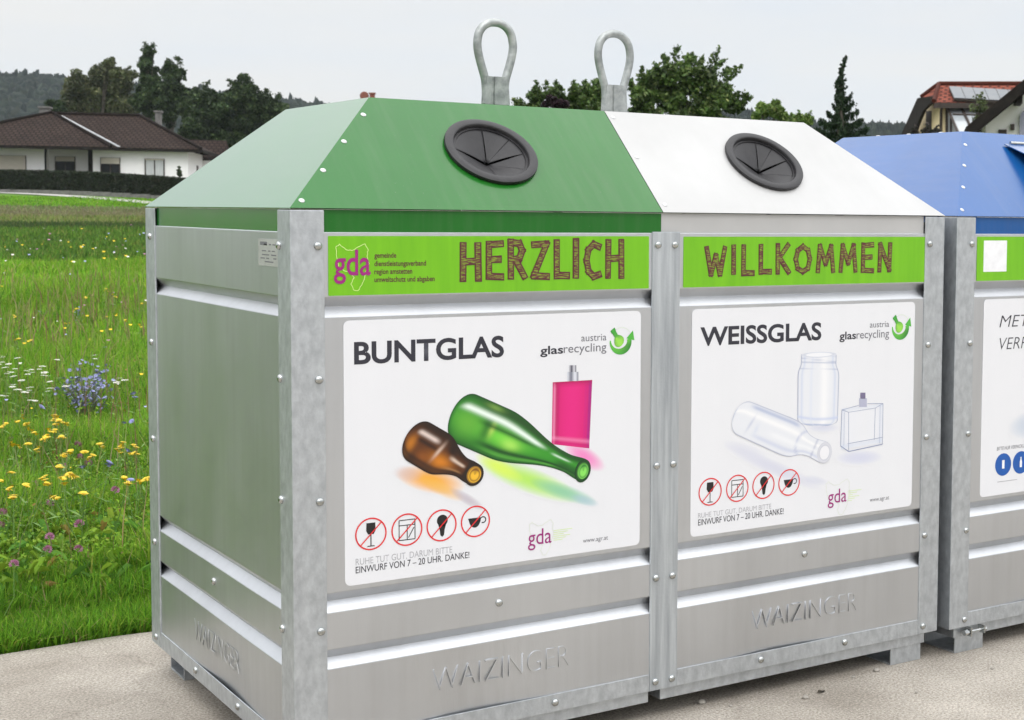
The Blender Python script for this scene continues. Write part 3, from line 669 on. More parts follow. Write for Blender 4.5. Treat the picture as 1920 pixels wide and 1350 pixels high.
    m.grid(rows, False, cols)
    def capq(x0, x1, y0, y1, c1, c2, dy):
        rows, cols = [], []
        for yy in (y0, y1):
            rr, cc = [], []
            for j in range(9):
                u = j/8; p = Zg(zq(x0+(x1-x0)*u, yy)); rr.append((p[0], y-.0001-dy, p[1])); cc.append(lerp(c1, c2, .5+.5*math.cos(u*9)))
            rows.append(rr); cols.append(cc)
        m.grid(rows, False, cols)
    capq(1108, 1161, 293, 336, (.16, .17, .22), (.66, .68, .74), 0); capq(1117, 1151, 262, 294, (.07, .07, .10), (.55, .55, .6), .0001)
    m.build('printed_flacon', MT['print'], parent, fix=False)
def weiss_art(parent):
    y = YT-.0001; LB = (.17, .20, .37); mp = lambda p: Zg(zw(*p))
    m = MB()
    soft_field(m, (240, 660, 1200, 1070), ((560, 930, 300, 42, .42, (.56, .57, .68), .75), (400, 830, 130, 34, .3, (.60, .61, .70), .6), (1030, 875, 130, 42, -.05, (.54, .56, .70), .75), (830, 710, 90, 26, 0, (.56, .58, .70), .7), (790, 1000, 70, 26, .2, (.55, .57, .68), .6)), y+.0002, mp)
    m.build('printed_shadows', MT['print'], parent, fix=False)
    def col(t, s):
        c = lerp(WHT, (.68, .71, .77), .4); c = lerp(c, LB, .62*gauss(abs(s), 1, .045)); c = lerp(c, (.34, .40, .58), .75*gauss(s, .80, .11)*sstep(.10, .2, t)*(1-sstep(.62, .7, t))); c = lerp(c, (.50, .54, .68), .65*gauss(s, -.66, .12)*sstep(.2, .35, t))
        c = lerp(c, (.82, .82, .83), .9*gauss(s, .38, .14)); c = lerp(c, (.42, .46, .60), .6*gauss(t, .2+.03*s, .012)*gauss(s, -.15, .45)); c = lerp(c, (.55, .6, .72), .5*gauss(t, .27, .02)*gauss(s, -.3, .3)); c = lerp(c, (.40, .44, .60), .6*gauss(t, .70+.06*s*s, .012)); c = lerp(c, LB, .5*gauss(t, .885, .008)); c = lerp(c, (.36, .40, .55), .6*(1-sstep(0, .02, t))); c = lerp(c, (.80, .81, .83), .6*gauss(s, -.2, .15)*sstep(.35, .5, t)); return c
    P = [(0, 98), (.09, 99), (.60, 106), (.68, 100), (.73, 84), (.77, 64), (.82, 55), (.92, 53), (.93, 60), (1, 60)]
    m = MB(); bottle_print(m, (340, 635), (836, 846), smooth_prof(P), col, y-.0006, mp, butt=.13)
    ell_print(m, (838, 847), 40, 60, .2, lambda q, a: lerp((.76, .76, .79), (.22, .25, .36), .85*gauss(q, .95, .05)+.6*gauss(q, .68, .04)+.3*gauss(q, .82, .05)), y-.0009, mp)
    m.build('printed_bottle', MT['print'], parent, fix=False)
    def jcol(t, s):
        c = lerp(WHT, (.68, .71, .77), .4); c = lerp(c, LB, .75*gauss(abs(s), 1, .035)); c = lerp(c, (.48, .54, .70), .55*gauss(abs(s), .80, .06)); c = lerp(c, (.82, .82, .83), .8*gauss(s, -.3, .2)); c = lerp(c, (.30, .36, .56), .8*gauss(t, .02, .012)); c = lerp(c, (.48, .54, .72), .7*gauss(t, .10+.03*s*s, .02)); c = lerp(c, (.62, .66, .76), .6*gauss(s, .35, .06))
        return lerp(c, (.26, .31, .48), .75*gauss(t, .885, .007)+.5*gauss(t, .80, .006)*abs(s)+.4*gauss(t, .925+.02*s, .007)+.3*gauss(t, .965-.015*s, .006))
    P = [(0, 110), (.08, 111), (.72, 114), (.79, 109), (.85, 97), (.875, 93), (.885, 97), (1, 97)]
    m = MB(); bottle_print(m, (800, 702), (808, 308), smooth_prof(P), jcol, y-.0002, mp, butt=.10)
    ell_print(m, (808, 308), 97, 15, -.03, lambda q, a: lerp((.77, .78, .81), (.26, .31, .46), .85*gauss(q, .95, .05)+.4*gauss(q, .8, .06)), y-.0003, mp)
    m.build('printed_jar', MT['print'], parent, fix=False)
    m = MB(); pts = [Zg(zw(*p)) for p in ((932, 607), (1120, 572), (1162, 600), (1155, 800), (968, 840), (930, 815))]
    rows, cols = [], []
    TLp, TRp, BRp, BLp = [Vector(Zg(zw(*p))) for p in ((934, 606), (1161, 578), (1154, 795), (930, 832))]
    for i in range(25):
        v = i/24; rr, cc = [], []
        for j in range(25):
            u = j/24; p = (TLp*(1-u)+TRp*u)*(1-v)+(BLp*(1-u)+BRp*u)*v; rr.append((p.x, y, p.y))
            c = lerp((.72, .735, .775), WHT, .6*gauss(u, .55, .25)); c = lerp(c, (.56, .62, .74), .5*gauss(v, .93, .05)+.35*gauss(v, .02, .05)+.3*gauss(u, .03, .06)+.3*gauss(u, .97, .06)); cc.append(c)
        rows.append(rr); cols.append(cc)
    m.grid(rows, False, cols)
    cz8 = lambda x, y_: Zg(pz(960+x/2, 675+y_/2)); ln = MB()
    for k, (a, b, w_) in enumerate((((1237, 187), (1232, 322), .0016), ((1232, 322), (1262, 343), .0022), ((1262, 343), (1388, 316), .0022), ((1389, 316), (1391, 163), .0014), ((1237, 187), (1300, 170), .0012), ((1332, 164), (1391, 163), .0012), ((1262, 196), (1262, 340), .0014), ((1262, 196), (1362, 180), .0010), ((1362, 180), (1358, 300), .0012), ((1258, 314), (1388, 290), .0012), ((1237, 187), (1262, 196), .0012), ((1391, 163), (1362, 180), .0010), ((1380, 170), (1378, 312), .0008), ((1246, 196), (1244, 322), .0008))):
        line_strip(ln, [cz8(*a), cz8(*b)], w_*1.15, y-.0003-.00002*k)
    ln.build('printed_outline', MT['glassline'], parent, fix=False)
    for x0, x1, y0, y1, c in ((1030, 1072, 548, 596, (.42, .43, .55)), (1036, 1064, 517, 550, (.17, .15, .25))):
        m.poly([(Zg(zw(x_, y_))[0], y-.0002, Zg(zw(x_, y_))[1]) for x_, y_ in ((x0, y0), (x1, y0), (x1, y1), (x0, y1))], c)
    m.build('printed_flacon', MT['print'], parent, fix=False)
def recycling_mark(parent, Q):
    """green bottle inside a turning arrow, Q maps unit coordinates to the sticker"""
    y = YT-.0001; m = MB(); dk, md_, lt = (.02, .20, .03), (.08, .42, .05), (.30, .65, .08)
    P = lambda a, b, d=0: (Q(a, b)[0], y-d, Q(a, b)[1])
    rows, cols = [], []
    for i in range(25):                          # sweeping tail, pale at the top and deep green below
        t = i/24; a = R(172+205*t); wd = .05+.19*math.sin(min(1, t*1.1)*math.pi*.7); c = lerp(md_, dk, sstep(.2, .8, t)); c = lerp(c, md_, sstep(.8, 1, t))
        rows.append([P(.5+.50*math.cos(a), .46+.46*math.sin(a)), P(.5+(.50-wd)*math.cos(a), .46+(.46-wd)*math.sin(a))]); cols.append([c, lerp(c, lt, .25)])
    m.grid(rows, False, cols)
    m.poly([P(1.06, .86, .0002), P(1.13, .50, .0002), P(.76, .58, .0002)], md_)
    rows, cols = [], []
    for i in range(19): a = R(12+120*i/18); rows.append([P(.55+.48*math.cos(a), .52+.48*math.sin(a)), P(.55+.45*math.cos(a), .52+.45*math.sin(a))]); cols.append([(.66, .72, .64)]*2)
    m.grid(rows, False, cols)
    rows, cols = [], []
    for t, h in ((0, .11), (.14, .11), (.18, .09), (.42, .085), (.52, .16), (.62, .21), (.75, .235), (.88, .2), (.97, .12), (1, .02)):
        ax, ay = .12+.42*t, .93-.60*t; nx, ny = .60/.732, .42/.732
        rows.append([P(ax+nx*h*s, ay+ny*h*s, .0003) for s in (-1, -.3, .3, 1)]); c = lerp((.05, .33, .04), lt, sstep(.3, .8, t)); cols.append([lerp(c, dk, .4), lt if t > .5 else c, c, lerp(c, dk, .3)])
    m.grid(rows, False, cols)
    return m.build('recycling_emblem', MT['print'], parent, fix=False)
def poster_common(parent, art, head, ha, hb, ht, Z, spec):
    art(parent)
    ptext(parent, head, 'dark', ha, hb, ht, 'heading', bold=.026)
    for kind, c, top in spec['pic']:
        (x, z), (_, zt) = pz(*c), pz(*top); pictogram(parent, x, z, zt-z, kind)
    for body, mt, a, b, t, k in spec['txt']: ptext(parent, body, mt, a, b, t, **k)
    o, ux, uy = [pz(*p) for p in spec['mark']]
    recycling_mark(parent, lambda a, b: (o[0]+(ux[0]-o[0])*a, o[1]-G+(uy[1]-o[1])*b))
    blob_outline(parent, [pz(spec['gda'][0]+(p[0]-660)*.74*spec['gda'][2]+0, spec['gda'][1]+(p[1]-500)*.74-(p[0]-660)*.10) for p in BLOB], 'paleoutline', .0013)
    m = MB()
    x0, y0, x1 = spec['lines']
    for i in range(6):
        a, b = Zg(pz(x0, y0+i*3.6)), Zg(pz(x1-(0, 8, 16, 4, 12, 18)[i], y0+i*3.6-1)); line_strip(m, [a, (b[0], a[1])], .0012, YT-.0001)
    m.build('small_print', MT['lightline'], parent, fix=False)
poster_common(pos1, bunt_art, 'BUNTGLAS', (664, 683), (945, 667), (664, 641), zq, dict(
    pic=[('glass', (695.5, 1001), (695.5, 970.5)), ('pane', (763, 993), (763, 962.5)), ('bulb', (828, 985), (828, 955)), ('cup', (891.5, 977.5), (891.5, 948))],
    txt=[('austria', 'mid', (1090, 640), (1137, 638), (1090, 626), dict()), ('glas', 'dark', (1013, 665), (1056, 662), (1013, 649), dict(bold=.018)), ('recycling', 'mid', (1057, 662), (1137, 657.5), (1057, 645), dict()),
         ('RUHE TUT GUT, DARUM BITTE', 'pale', (667, 1060), (848, 1036), (667, 1047), dict(bold=-.006)), ('EINWURF VON 7 – 20 UHR. DANKE!', 'dark', (667, 1075), (880, 1046), (667, 1062), dict(bold=.004)),
         ('www.agr.at', 'mid', (1093, 1018), (1140, 1011.5), (1093, 1009), dict()), ('gda', 'purple', (990, 1023), (1034, 1017), (990, 992), dict(name='emblem_letters', y=YT-.0003))],
    mark=((1143, 666), (1184, 664), (1143, 614)), gda=(1015, 1008, 1.0), lines=(1038, 995, 1073)))
poster_common(pos2, weiss_art, 'WEISSGLAS', (1313, 647), (1540, 637), (1313, 612), zw, dict(
    pic=[('glass', (1331.5, 922), (1331.5, 896)), ('pane', (1382.5, 915.5), (1382.5, 890)), ('bulb', (1431.5, 910), (1431.5, 884.5)), ('cup', (1479.5, 904.5), (1479.5, 879.5))],
    txt=[('austria', 'mid', (1631, 614), (1667, 613), (1631, 602), dict()), ('glas', 'dark', (1574, 637), (1605, 635), (1574, 622), dict(bold=.018)), ('recycling', 'mid', (1606, 635), (1667, 632), (1606, 619), dict()),
         ('RUHE TUT GUT, DARUM BITTE', 'pale', (1309, 971), (1446, 954), (1309, 961), dict(bold=-.006)), ('EINWURF VON 7 – 20 UHR. DANKE!', 'dark', (1309, 985), (1469, 964), (1309, 973), dict(bold=.004)),
         ('www.agr.at', 'mid', (1631, 941), (1667, 936), (1631, 933), dict()), ('gda', 'purple', (1552, 944.5), (1587, 940), (1552, 917), dict(name='emblem_letters', y=YT-.0003))],
    mark=((1672, 638), (1704, 637), (1672, 590)), gda=(1571, 932, 1.0), lines=(1590, 921, 1615)))
# blue container's stickers (same printed planes, shifted)
def bz(px, py): p = fp(px, py, BY+YT); return p.x-BX, p.z+G
(x0, z0), (x1, z1), (_, zt) = bz(1874, 614), bz(1917, 613), bz(1874, 590)
put(pos3, 'METALL', 'dark', x0, x0+(x1-x0)*2.35, z0, zt-z0, 'heading', shear=.22, bold=-.012)
(x0, z0), (x1, z1), (_, zt) = bz(1874, 656), bz(1920, 654), bz(1874, 632)
put(pos3, 'VERPACKUNGEN', 'dark', x0, x0+(x1-x0)*4.1, z0, zt-z0, 'heading', shear=.22, bold=-.012)
(x0, z0), (x1, z1), (_, zt) = bz(1869, 845), bz(1918, 840), bz(1869, 838)
put(pos3, 'BITTE NUR VERPACKUNGEN', 'mid', x0, x0+(x1-x0)*1.35, z0, zt-z0, shear=.2)
m = MB()
for k, cxp in enumerate((1881, 1914)):
    (cx, cz), (_, ct) = bz(cxp, 871-k*4), bz(cxp, 850-k*4); cz -= G; r = (ct-G)-cz
    m.cm = 0; disc(m, (cx, cz), r, YT, 36)
    m.cm = 1; m.poly([(cx+a*r, YT-.0004, cz+b*r) for a, b in (((-.14, -.42), (.14, -.42), (.14, .1), (.06, .3), (.06, .5), (-.06, .5), (-.06, .3), (-.14, .1)) if k else ((-.15, -.36), (.15, -.36), (.15, .4), (-.15, .4)))])
m.build('pictogram', [MT['blueink'], MT['whiteink']], pos3, fix=False)
m = MB(); (x0, z0), (x1, z1) = bz(1870, 904), bz(1907, 902); line_strip(m, [(x0, z0-G), (x1, z0-G)], .002, YT); m.build('small_print', MT['pale'], pos3, fix=False)
(x0, z1), (x1, z0) = bz(1845, 451), bz(1887, 509)
m = MB(); rounded_sheet(m, x0, x1, z0-G, z1-G, YT+.0004, .0015, .0006); m.build('blank_label', MT['whiteink'], ban3)
m = MB(); soft_field(m, (1880, 760, 1990, 830), ((1935, 795, 45, 26, -.3, (.45, .52, .62), .8),), YT, lambda p: (bz(*p)[0], bz(*p)[1]-G), 30, 20); m.build('printed_shadows', MT['print'], pos3, fix=False)

# pressed lettering in the sheets and the maker's plate
for root in (glass, paper):
    for x0, x1 in ((.337, .708), (1.284, 1.663)):
        text_mesh('pressed_lettering', 'WAIZINGER', MT['sheet'], root, (x0, .0036, .343-G), X1, Z1, x1-x0, .060, extrude=.0004, bevel=.0012, bold=-.024)
    text_mesh('pressed_lettering', 'WAIZINGER', MT['sheet'], root, (.0036, .802, .338-G), (0, -1, 0), Z1, .385, .060, extrude=.0, bevel=.0003, bold=-.010)
m = MB(); m.box(.0022, .0036, .0885, .2265, 1.365-G, 1.4275-G); plate = m.build('maker_plate', noise_mat('plate_aluminium', (.5, .5, .5), (.58, .58, .58), 20, .4, .6), glass)
m = MB()
for z, segs in ((1.415, ((.105, .125), (.135, .15), (.165, .185))), (1.4, ((.11, .13), (.14, .155), (.17, .2))), (1.391, ((.10, .135), (.15, .20))), (1.383, ((.10, .12), (.15, .17), (.18, .21))), (1.375, ((.12, .18),))):
    for a, b in segs: m.box(.0017, .002, a, b, z-G-.0013, z-G+.0013)
m.box(.0017, .002, .165, .212, 1.413-G, 1.421-G); m.build('small_print', MT['mid'], plate)

# ------------------------------------------------------------------ ground
def ground_mat():
    m, n, l, b = new_mat('meadow_soil')
    t = n.new('ShaderNodeTexCoord'); sx = n.new('ShaderNodeSeparateXYZ'); l.new(t.outputs['Object'], sx.inputs[0])
    nz = n.new('ShaderNodeTexNoise'); nz.inputs['Scale'].default_value = .35; nz.inputs['Detail'].default_value = 6; l.new(t.outputs['Object'], nz.inputs[0])
    ad = n.new('ShaderNodeMath'); ad.operation = 'MULTIPLY_ADD'; ad.inputs[1].default_value = 5; l.new(nz.outputs[0], ad.inputs[0]); l.new(sx.outputs['Y'], ad.inputs[2])
    mr = n.new('ShaderNodeMapRange'); mr.inputs[1].default_value = 0; mr.inputs[2].default_value = 110; l.new(ad.outputs[0], mr.inputs[0])
    r = n.new('ShaderNodeValToRGB'); l.new(mr.outputs[0], r.inputs[0])
    st = [(0, (.045, .075, .015)), (.30, (.07, .13, .02)), (.50, (.05, .10, .02)), (.58, (.06, .09, .03)), (.66, (.12, .14, .05)), (.76, (.14, .14, .075)), (.80, (.085, .16, .03)), (.86, (.10, .20, .03)), (1, (.06, .11, .03))]
    cr = r.color_ramp
    while len(cr.elements) < len(st): cr.elements.new(.5)
    for e_, (p, c) in zip(cr.elements, st): e_.position = p; e_.color = (*c, 1)
    yx = n.new('ShaderNodeMapRange'); yx.inputs[1].default_value = 21; yx.inputs[2].default_value = 27; l.new(sx.outputs['X'], yx.inputs[0])
    yy = n.new('ShaderNodeMapRange'); yy.inputs[1].default_value = 92.5; yy.inputs[2].default_value = 95; l.new(sx.outputs['Y'], yy.inputs[0])
    ym = n.new('ShaderNodeMath'); ym.operation = 'MAXIMUM'; l.new(yx.outputs[0], ym.inputs[0]); l.new(yy.outputs[0], ym.inputs[1])
    yd = n.new('ShaderNodeMix'); yd.data_type = 'RGBA'; l.new(ym.outputs[0], yd.inputs[0]); l.new(r.outputs[0], yd.inputs[6]); yd.inputs[7].default_value = (.21, .205, .165, 1)
    n2 = n.new('ShaderNodeTexNoise'); n2.inputs['Scale'].default_value = 9; n2.inputs['Detail'].default_value = 8; l.new(t.outputs['Object'], n2.inputs[0])
    m2 = n.new('ShaderNodeMapRange'); m2.inputs[3].default_value = .55; m2.inputs[4].default_value = 1.45; l.new(n2.outputs[0], m2.inputs[0])
    mu = n.new('ShaderNodeVectorMath'); mu.operation = 'SCALE'; l.new(yd.outputs[2], mu.inputs[0]); l.new(m2.outputs[0], mu.inputs['Scale'])
    l.new(mu.outputs[0], b.inputs['Base Color']); b.inputs['Roughness'].default_value = .9; b.inputs['Specular IOR Level'].default_value = .1
    return m
ys = np.concatenate([np.array([-300, -120, -60, -20, -8]), np.linspace(-3, 20, 40), np.linspace(21, 110, 90), np.array([130, 200, 350, 600, 900, 1100])])
xs = np.concatenate([np.array([-610, -400, -200, -100, -60]), np.linspace(-40, 120, 60), np.array([160, 250, 500, 1200])])
m = MB(); m.grid([[(x, y, float(terr(y))) for x in xs] for y in ys])
tag(m.build('ground', ground_mat(), smooth=True), kind='structure')
def pave_mat():
    m, n, l, b = new_mat('weathered_concrete')
    t = n.new('ShaderNodeTexCoord')
    def noise(s, d, rg=.6):
        q = n.new('ShaderNodeTexNoise'); q.inputs['Scale'].default_value = s; q.inputs['Detail'].default_value = d; q.inputs['Roughness'].default_value = rg; l.new(t.outputs['Object'], q.inputs[0]); return q
    a = noise(1.6, 8, .65); r = n.new('ShaderNodeValToRGB'); l.new(a.outputs[0], r.inputs[0])
    r.color_ramp.elements[0].position = .33; r.color_ramp.elements[0].color = (.29, .262, .225, 1); r.color_ramp.elements[1].position = .66; r.color_ramp.elements[1].color = (.49, .455, .405, 1)
    g = noise(140, 4, .75); r2 = n.new('ShaderNodeValToRGB'); l.new(g.outputs[0], r2.inputs[0])
    r2.color_ramp.elements[0].position = .36; r2.color_ramp.elements[0].color = (.45, .42, .40, 1); r2.color_ramp.elements[1].position = .64; r2.color_ramp.elements[1].color = (1.35, 1.35, 1.33, 1)
    mx = n.new('ShaderNodeMix'); mx.data_type = 'RGBA'; mx.blend_type = 'MULTIPLY'; mx.inputs[0].default_value = .85; l.new(r.outputs[0], mx.inputs[6]); l.new(r2.outputs[0], mx.inputs[7])
    v = n.new('ShaderNodeTexVoronoi'); v.inputs['Scale'].default_value = 130; l.new(t.outputs['Object'], v.inputs[0])
    r3 = n.new('ShaderNodeValToRGB'); l.new(v.outputs['Distance'], r3.inputs[0]); r3.color_ramp.elements[0].position = .18; r3.color_ramp.elements[0].color = (1.5, 1.48, 1.42, 1); r3.color_ramp.elements[1].position = .32; r3.color_ramp.elements[1].color = (1, 1, 1, 1)
    m2 = n.new('ShaderNodeMix'); m2.data_type = 'RGBA'; m2.blend_type = 'MULTIPLY'; m2.inputs[0].default_value = .5; l.new(mx.outputs[2], m2.inputs[6]); l.new(r3.outputs[0], m2.inputs[7])
    # damp and oily stains, and fine cracks
    st = noise(.75, 9, .7); r4 = n.new('ShaderNodeValToRGB'); l.new(st.outputs[0], r4.inputs[0]); r4.color_ramp.elements[0].position = .34; r4.color_ramp.elements[0].color = (.62, .60, .57, 1); r4.color_ramp.elements[1].position = .52; r4.color_ramp.elements[1].color = (1, 1, 1, 1)
    m3 = n.new('ShaderNodeMix'); m3.data_type = 'RGBA'; m3.blend_type = 'MULTIPLY'; m3.inputs[0].default_value = .5; l.new(m2.outputs[2], m3.inputs[6]); l.new(r4.outputs[0], m3.inputs[7])
    wn = noise(3, 5); wv = n.new('ShaderNodeVectorMath'); wv.operation = 'MULTIPLY_ADD'; wv.inputs[1].default_value = (.35, .35, 0); l.new(wn.outputs[1], wv.inputs[0]); l.new(t.outputs['Object'], wv.inputs[2])
    cv = n.new('ShaderNodeTexVoronoi'); cv.feature = 'DISTANCE_TO_EDGE'; cv.inputs['Scale'].default_value = .55; l.new(wv.outputs[0], cv.inputs[0])
    r5 = n.new('ShaderNodeValToRGB'); l.new(cv.outputs[0], r5.inputs[0]); r5.color_ramp.elements[0].position = .0; r5.color_ramp.elements[0].color = (.35, .32, .28, 1); r5.color_ramp.elements[1].position = .0055; r5.color_ramp.elements[1].color = (1, 1, 1, 1)
    m4 = n.new('ShaderNodeMix'); m4.data_type = 'RGBA'; m4.blend_type = 'MULTIPLY'; m4.inputs[0].default_value = .22; l.new(m3.outputs[2], m4.inputs[6]); l.new(r5.outputs[0], m4.inputs[7])
    l.new(m4.outputs[2], b.inputs['Base Color']); b.inputs['Roughness'].default_value = .85; b.inputs['Specular IOR Level'].default_value = .3
    bp = n.new('ShaderNodeBump'); bp.inputs['Strength'].default_value = .7; bp.inputs['Distance'].default_value = .006; l.new(g.outputs[0], bp.inputs['Height']); l.new(bp.outputs[0], b.inputs['Normal'])
    return m
m = MB(); edge = [(-40+i*.25, 1.64+.02*math.sin(i*1.7)+.018*math.sin(i*.61+1)) for i in range(361)]
m.poly([(x, y, 0) for x, y in edge]+[(50, -30, 0), (-40, -30, 0)])
for i in range(360): m.poly([(*edge[i], 0), (*edge[i+1], 0), (*edge[i+1], -.2), (*edge[i], -.2)])
tag(m.build('pavement', pave_mat(), fix=False), kind='structure')
# distant road in front of the hedge
p = [at(x, y, 86.6) for x, y in ((-500, 363), (900, 373))]
m = MB(); rows = []
for off, dz in ((-.7, .05), (.9, .06)):
    rows.append([(p[0].x+(p[1].x-p[0].x)*k/20-off*.3, p[0].y+(p[1].y-p[0].y)*k/20+off, float(terr(p[0].y+(p[1].y-p[0].y)*k/20+off))+dz) for k in range(21)])
m.grid(rows); tag(m.build('path', noise_mat('pale_gravel', (.34, .33, .30), (.45, .44, .41), 3, .9)), kind='structure')

# ------------------------------------------------------------------ meadow
def rand_mix(n, cols, wts):
    k = rng.choice(len(cols), n, p=np.array(wts)/sum(wts)); c = np.array(cols)[k]
    return c*rng.uniform(.72, 1.3, (n, 1))*rng.uniform(.92, 1.08, (n, 3))
def blades(px, py, hgt, wid, col, lean=.45, z0=None):
    n = len(px); pz_ = terr(py) if z0 is None else z0
    a = rng.uniform(0, 2*np.pi, n); ln = np.abs(rng.normal(0, lean, n)); la = rng.uniform(0, 2*np.pi, n)
    bx, by = np.cos(a)*wid/2, np.sin(a)*wid/2
    def lvl(t, k): return px+np.cos(la)*ln*hgt*t**1.8, py+np.sin(la)*ln*hgt*t**1.8, pz_+hgt*t*(1-.18*ln*t)
    V = np.zeros((n, 5, 3))
    for i, (t, w_) in enumerate(((0, .8), (.55, 1))):
        x, y, z = lvl(t, 0)
        V[:, 2*i, 0], V[:, 2*i, 1], V[:, 2*i, 2] = x-bx*w_, y-by*w_, z
        V[:, 2*i+1, 0], V[:, 2*i+1, 1], V[:, 2*i+1, 2] = x+bx*w_, y+by*w_, z
    x, y, z = lvl(1, 0); V[:, 4] = np.stack([x, y, z], 1)
    b = np.arange(n)[:, None]*5
    return V.reshape(-1, 3), b+np.array([[0, 1, 3, 2]]), b+np.array([[2, 3, 4]]), np.repeat(col, 5, 0)
CX, CY = CAM.x, CAM.y
def wedge(n, d0, d1, a0=1, a1=26, core=.62, pw=1):
    """ground points between two distances (along y) and two bearings, thicker in the middle bearings"""
    nc = int(n*core); a = np.concatenate([rng.uniform(R(7.6), R(16.6), nc), rng.uniform(R(a0), R(a1), n-nc)])
    d = np.sqrt(rng.uniform(d0**2, d1**2, n)) if pw == 1 else d0+(d1-d0)*rng.uniform(0, 1, n)
    return CX+np.tan(a)*d, CY+d
GREEN = [(.125, .285, .023), (.165, .355, .028), (.235, .38, .038), (.078, .20, .02), (.29, .35, .07), (.34, .30, .13)]
EDGE = 1.655-CY
parts = []
def patchy(x, y, s): return .5+.5*np.sin(x*s+1.3*np.sin(y*s*.7))*np.sin(y*s*1.1+1.7*np.sin(x*s*.6+2))
def add(n, d0, d1, h0, h1, w0, w1, wts, lean=.45, pw=1, patch=None, cols=GREEN):
    x, y = wedge(n, d0, d1, pw=pw)
    h = rng.uniform(h0, h1, len(x)); 
    if patch: h = h*(.55+.9*patchy(x, y, patch))
    cc = rand_mix(len(x), cols, wts)*(.84+.24*patchy(x+5, y, 1.7)+.20*patchy(x, y+2, .6))[:, None]   # sward of different grasses
    parts.append(blades(x, y, h, rng.uniform(w0, w1, len(x)), cc, lean))
add(26000, EDGE, EDGE+.55, .05, .10, .003, .006, (5, 5, 2, 2.5, .6, .5), .7)
add(9000, EDGE+.28, EDGE+.62, .08, .16, .003, .006, (5, 4, 1, 4, .4, .5), .6)
add(46000, EDGE+.5, 8.4, .10, .26, .003, .0075, (4, 5, 4, 2, 1.2, .7), .5, patch=2.3)
add(40000, 8.0, 13, .10, .26, .004, .010, (4, 5, 4, 2, 1.2, .8), .5, patch=1.5)
add(42000, 12.5, 26, .10, .24, .007, .018, (4, 5, 5, 1.5, 1.3, .8), .5, patch=.9)
add(30000, 25, 64, .12, .28, .015, .04, (5, 4, 1.5, 3, .8, .3), .5, patch=.4, cols=[(.075, .16, .024), (.11, .22, .03), (.15, .25, .04), (.05, .11, .02), (.19, .20, .05), (.2, .18, .06)])
# straw and reddish seed stalks
x, y = wedge(2600, EDGE+.6, 20); k_ = rng.random(len(x)) < .25+.75*patchy(x, y, 1.1); x, y = x[k_], y[k_]
parts.append(blades(x, y, rng.uniform(.25, .46, len(x)), .0022+.0004*(y-CY), rand_mix(len(x), [(.30, .24, .12), (.22, .13, .08), (.25, .28, .10)], (3, 1.5, 2)), .25))
# tall dark grass strip, fallow strip, mown strip
add(9000, 64, 69, .18, .32, .03, .06, (1, 0, 0, 5, .8, .3), .35, cols=[(.06, .12, .02), (.1, .2, .03), (.1, .2, .03), (.055, .095, .03), (.12, .14, .05), (.14, .13, .06)])
add(9000, 69, 80, .12, .30, .03, .06, (1, 1, 3, 1, 2, 1), .4, cols=[(.12, .20, .04), (.15, .23, .05), (.20, .25, .07), (.09, .14, .04), (.23, .24, .09), (.22, .19, .11)])
add(16000, 80, 89.3, .10, .22, .02, .05, (1, 2, 3, 2, 1, 1), .4, cols=[(.16, .18, .07), (.20, .19, .10), (.23, .21, .13), (.14, .16, .06), (.18, .14, .10), (.25, .22, .14)])
add(15000, 89.6, 93.3, .04, .14, .03, .06, (2, 5, 2, 1, .1, .1), .5)
# broad leaves of the weeds along the mown fringe
def leaves(n, d0, d1, L0, L1, W0, W1, cols, wts, zmax):
    x, y = wedge(n, d0, d1); z = terr(y)+rng.uniform(.01, zmax, n); L = rng.uniform(L0, L1, n); Wd = rng.uniform(W0, W1, n)*L
    a = rng.uniform(0, 2*np.pi, n); el = rng.uniform(.1, 1.1, n); ax = np.stack([np.cos(a)*np.cos(el), np.sin(a)*np.cos(el), np.sin(el)], 1); sd_ = np.stack([-np.sin(a), np.cos(a), rng.uniform(-.4, .4, n)], 1)
    p = np.stack([x, y, z], 1); up = np.cross(sd_, ax)*-.15
    V = np.zeros((n, 6, 3)); l_ = L[:, None]; w_ = Wd[:, None]
    V[:, 0] = p; V[:, 1] = p+ax*l_*.4+sd_*w_*.5+up*l_*.5; V[:, 2] = p+ax*l_*.75+sd_*w_*.42+up*l_*.4; V[:, 3] = p+ax*l_-np.array([0, 0, 1])*l_*.22; V[:, 4] = p+ax*l_*.75-sd_*w_*.42+up*l_*.4; V[:, 5] = p+ax*l_*.4-sd_*w_*.5+up*l_*.5
    b = np.arange(n)[:, None]*6
    Q = np.concatenate([b+np.array([[0, 1, 2, 3]]), b+np.array([[0, 3, 4, 5]])])
    parts.append((V.reshape(-1, 3), Q, np.zeros((0, 3), int), np.repeat(rand_mix(n, cols, wts), 6, 0)))
LC = [(.15, .28, .025), (.22, .35, .035), (.09, .21, .03), (.26, .18, .05)]
leaves(1500, EDGE+.42, 6.6, .05, .11, .22, .4, LC, (4, 4, 3, .5), .13)
leaves(9000, EDGE+.45, 7.6, .010, .024, .4, .7, LC, (4, 4, 3, .3), .22)
leaves(5000, 7.5, 12, .015, .04, .2, .45, LC, (4, 4, 3, .5), .2)
nv = 0; VV, QQ, TT, CC = [], [], [], []
for V, Q, T, c in parts: VV.append(V); QQ.append(Q+nv); TT.append(T+nv); CC.append(c); nv += len(V)
MT['grass'] = vcol_mat('grass_blades', .6, .35, .12)
tag(fast_mesh('meadow_grass', np.concatenate(VV), np.concatenate(QQ), np.concatenate(TT), np.concatenate(CC), MT['grass']), 'wild meadow grass and low weeds beside the concrete', 'grass', kind='stuff')

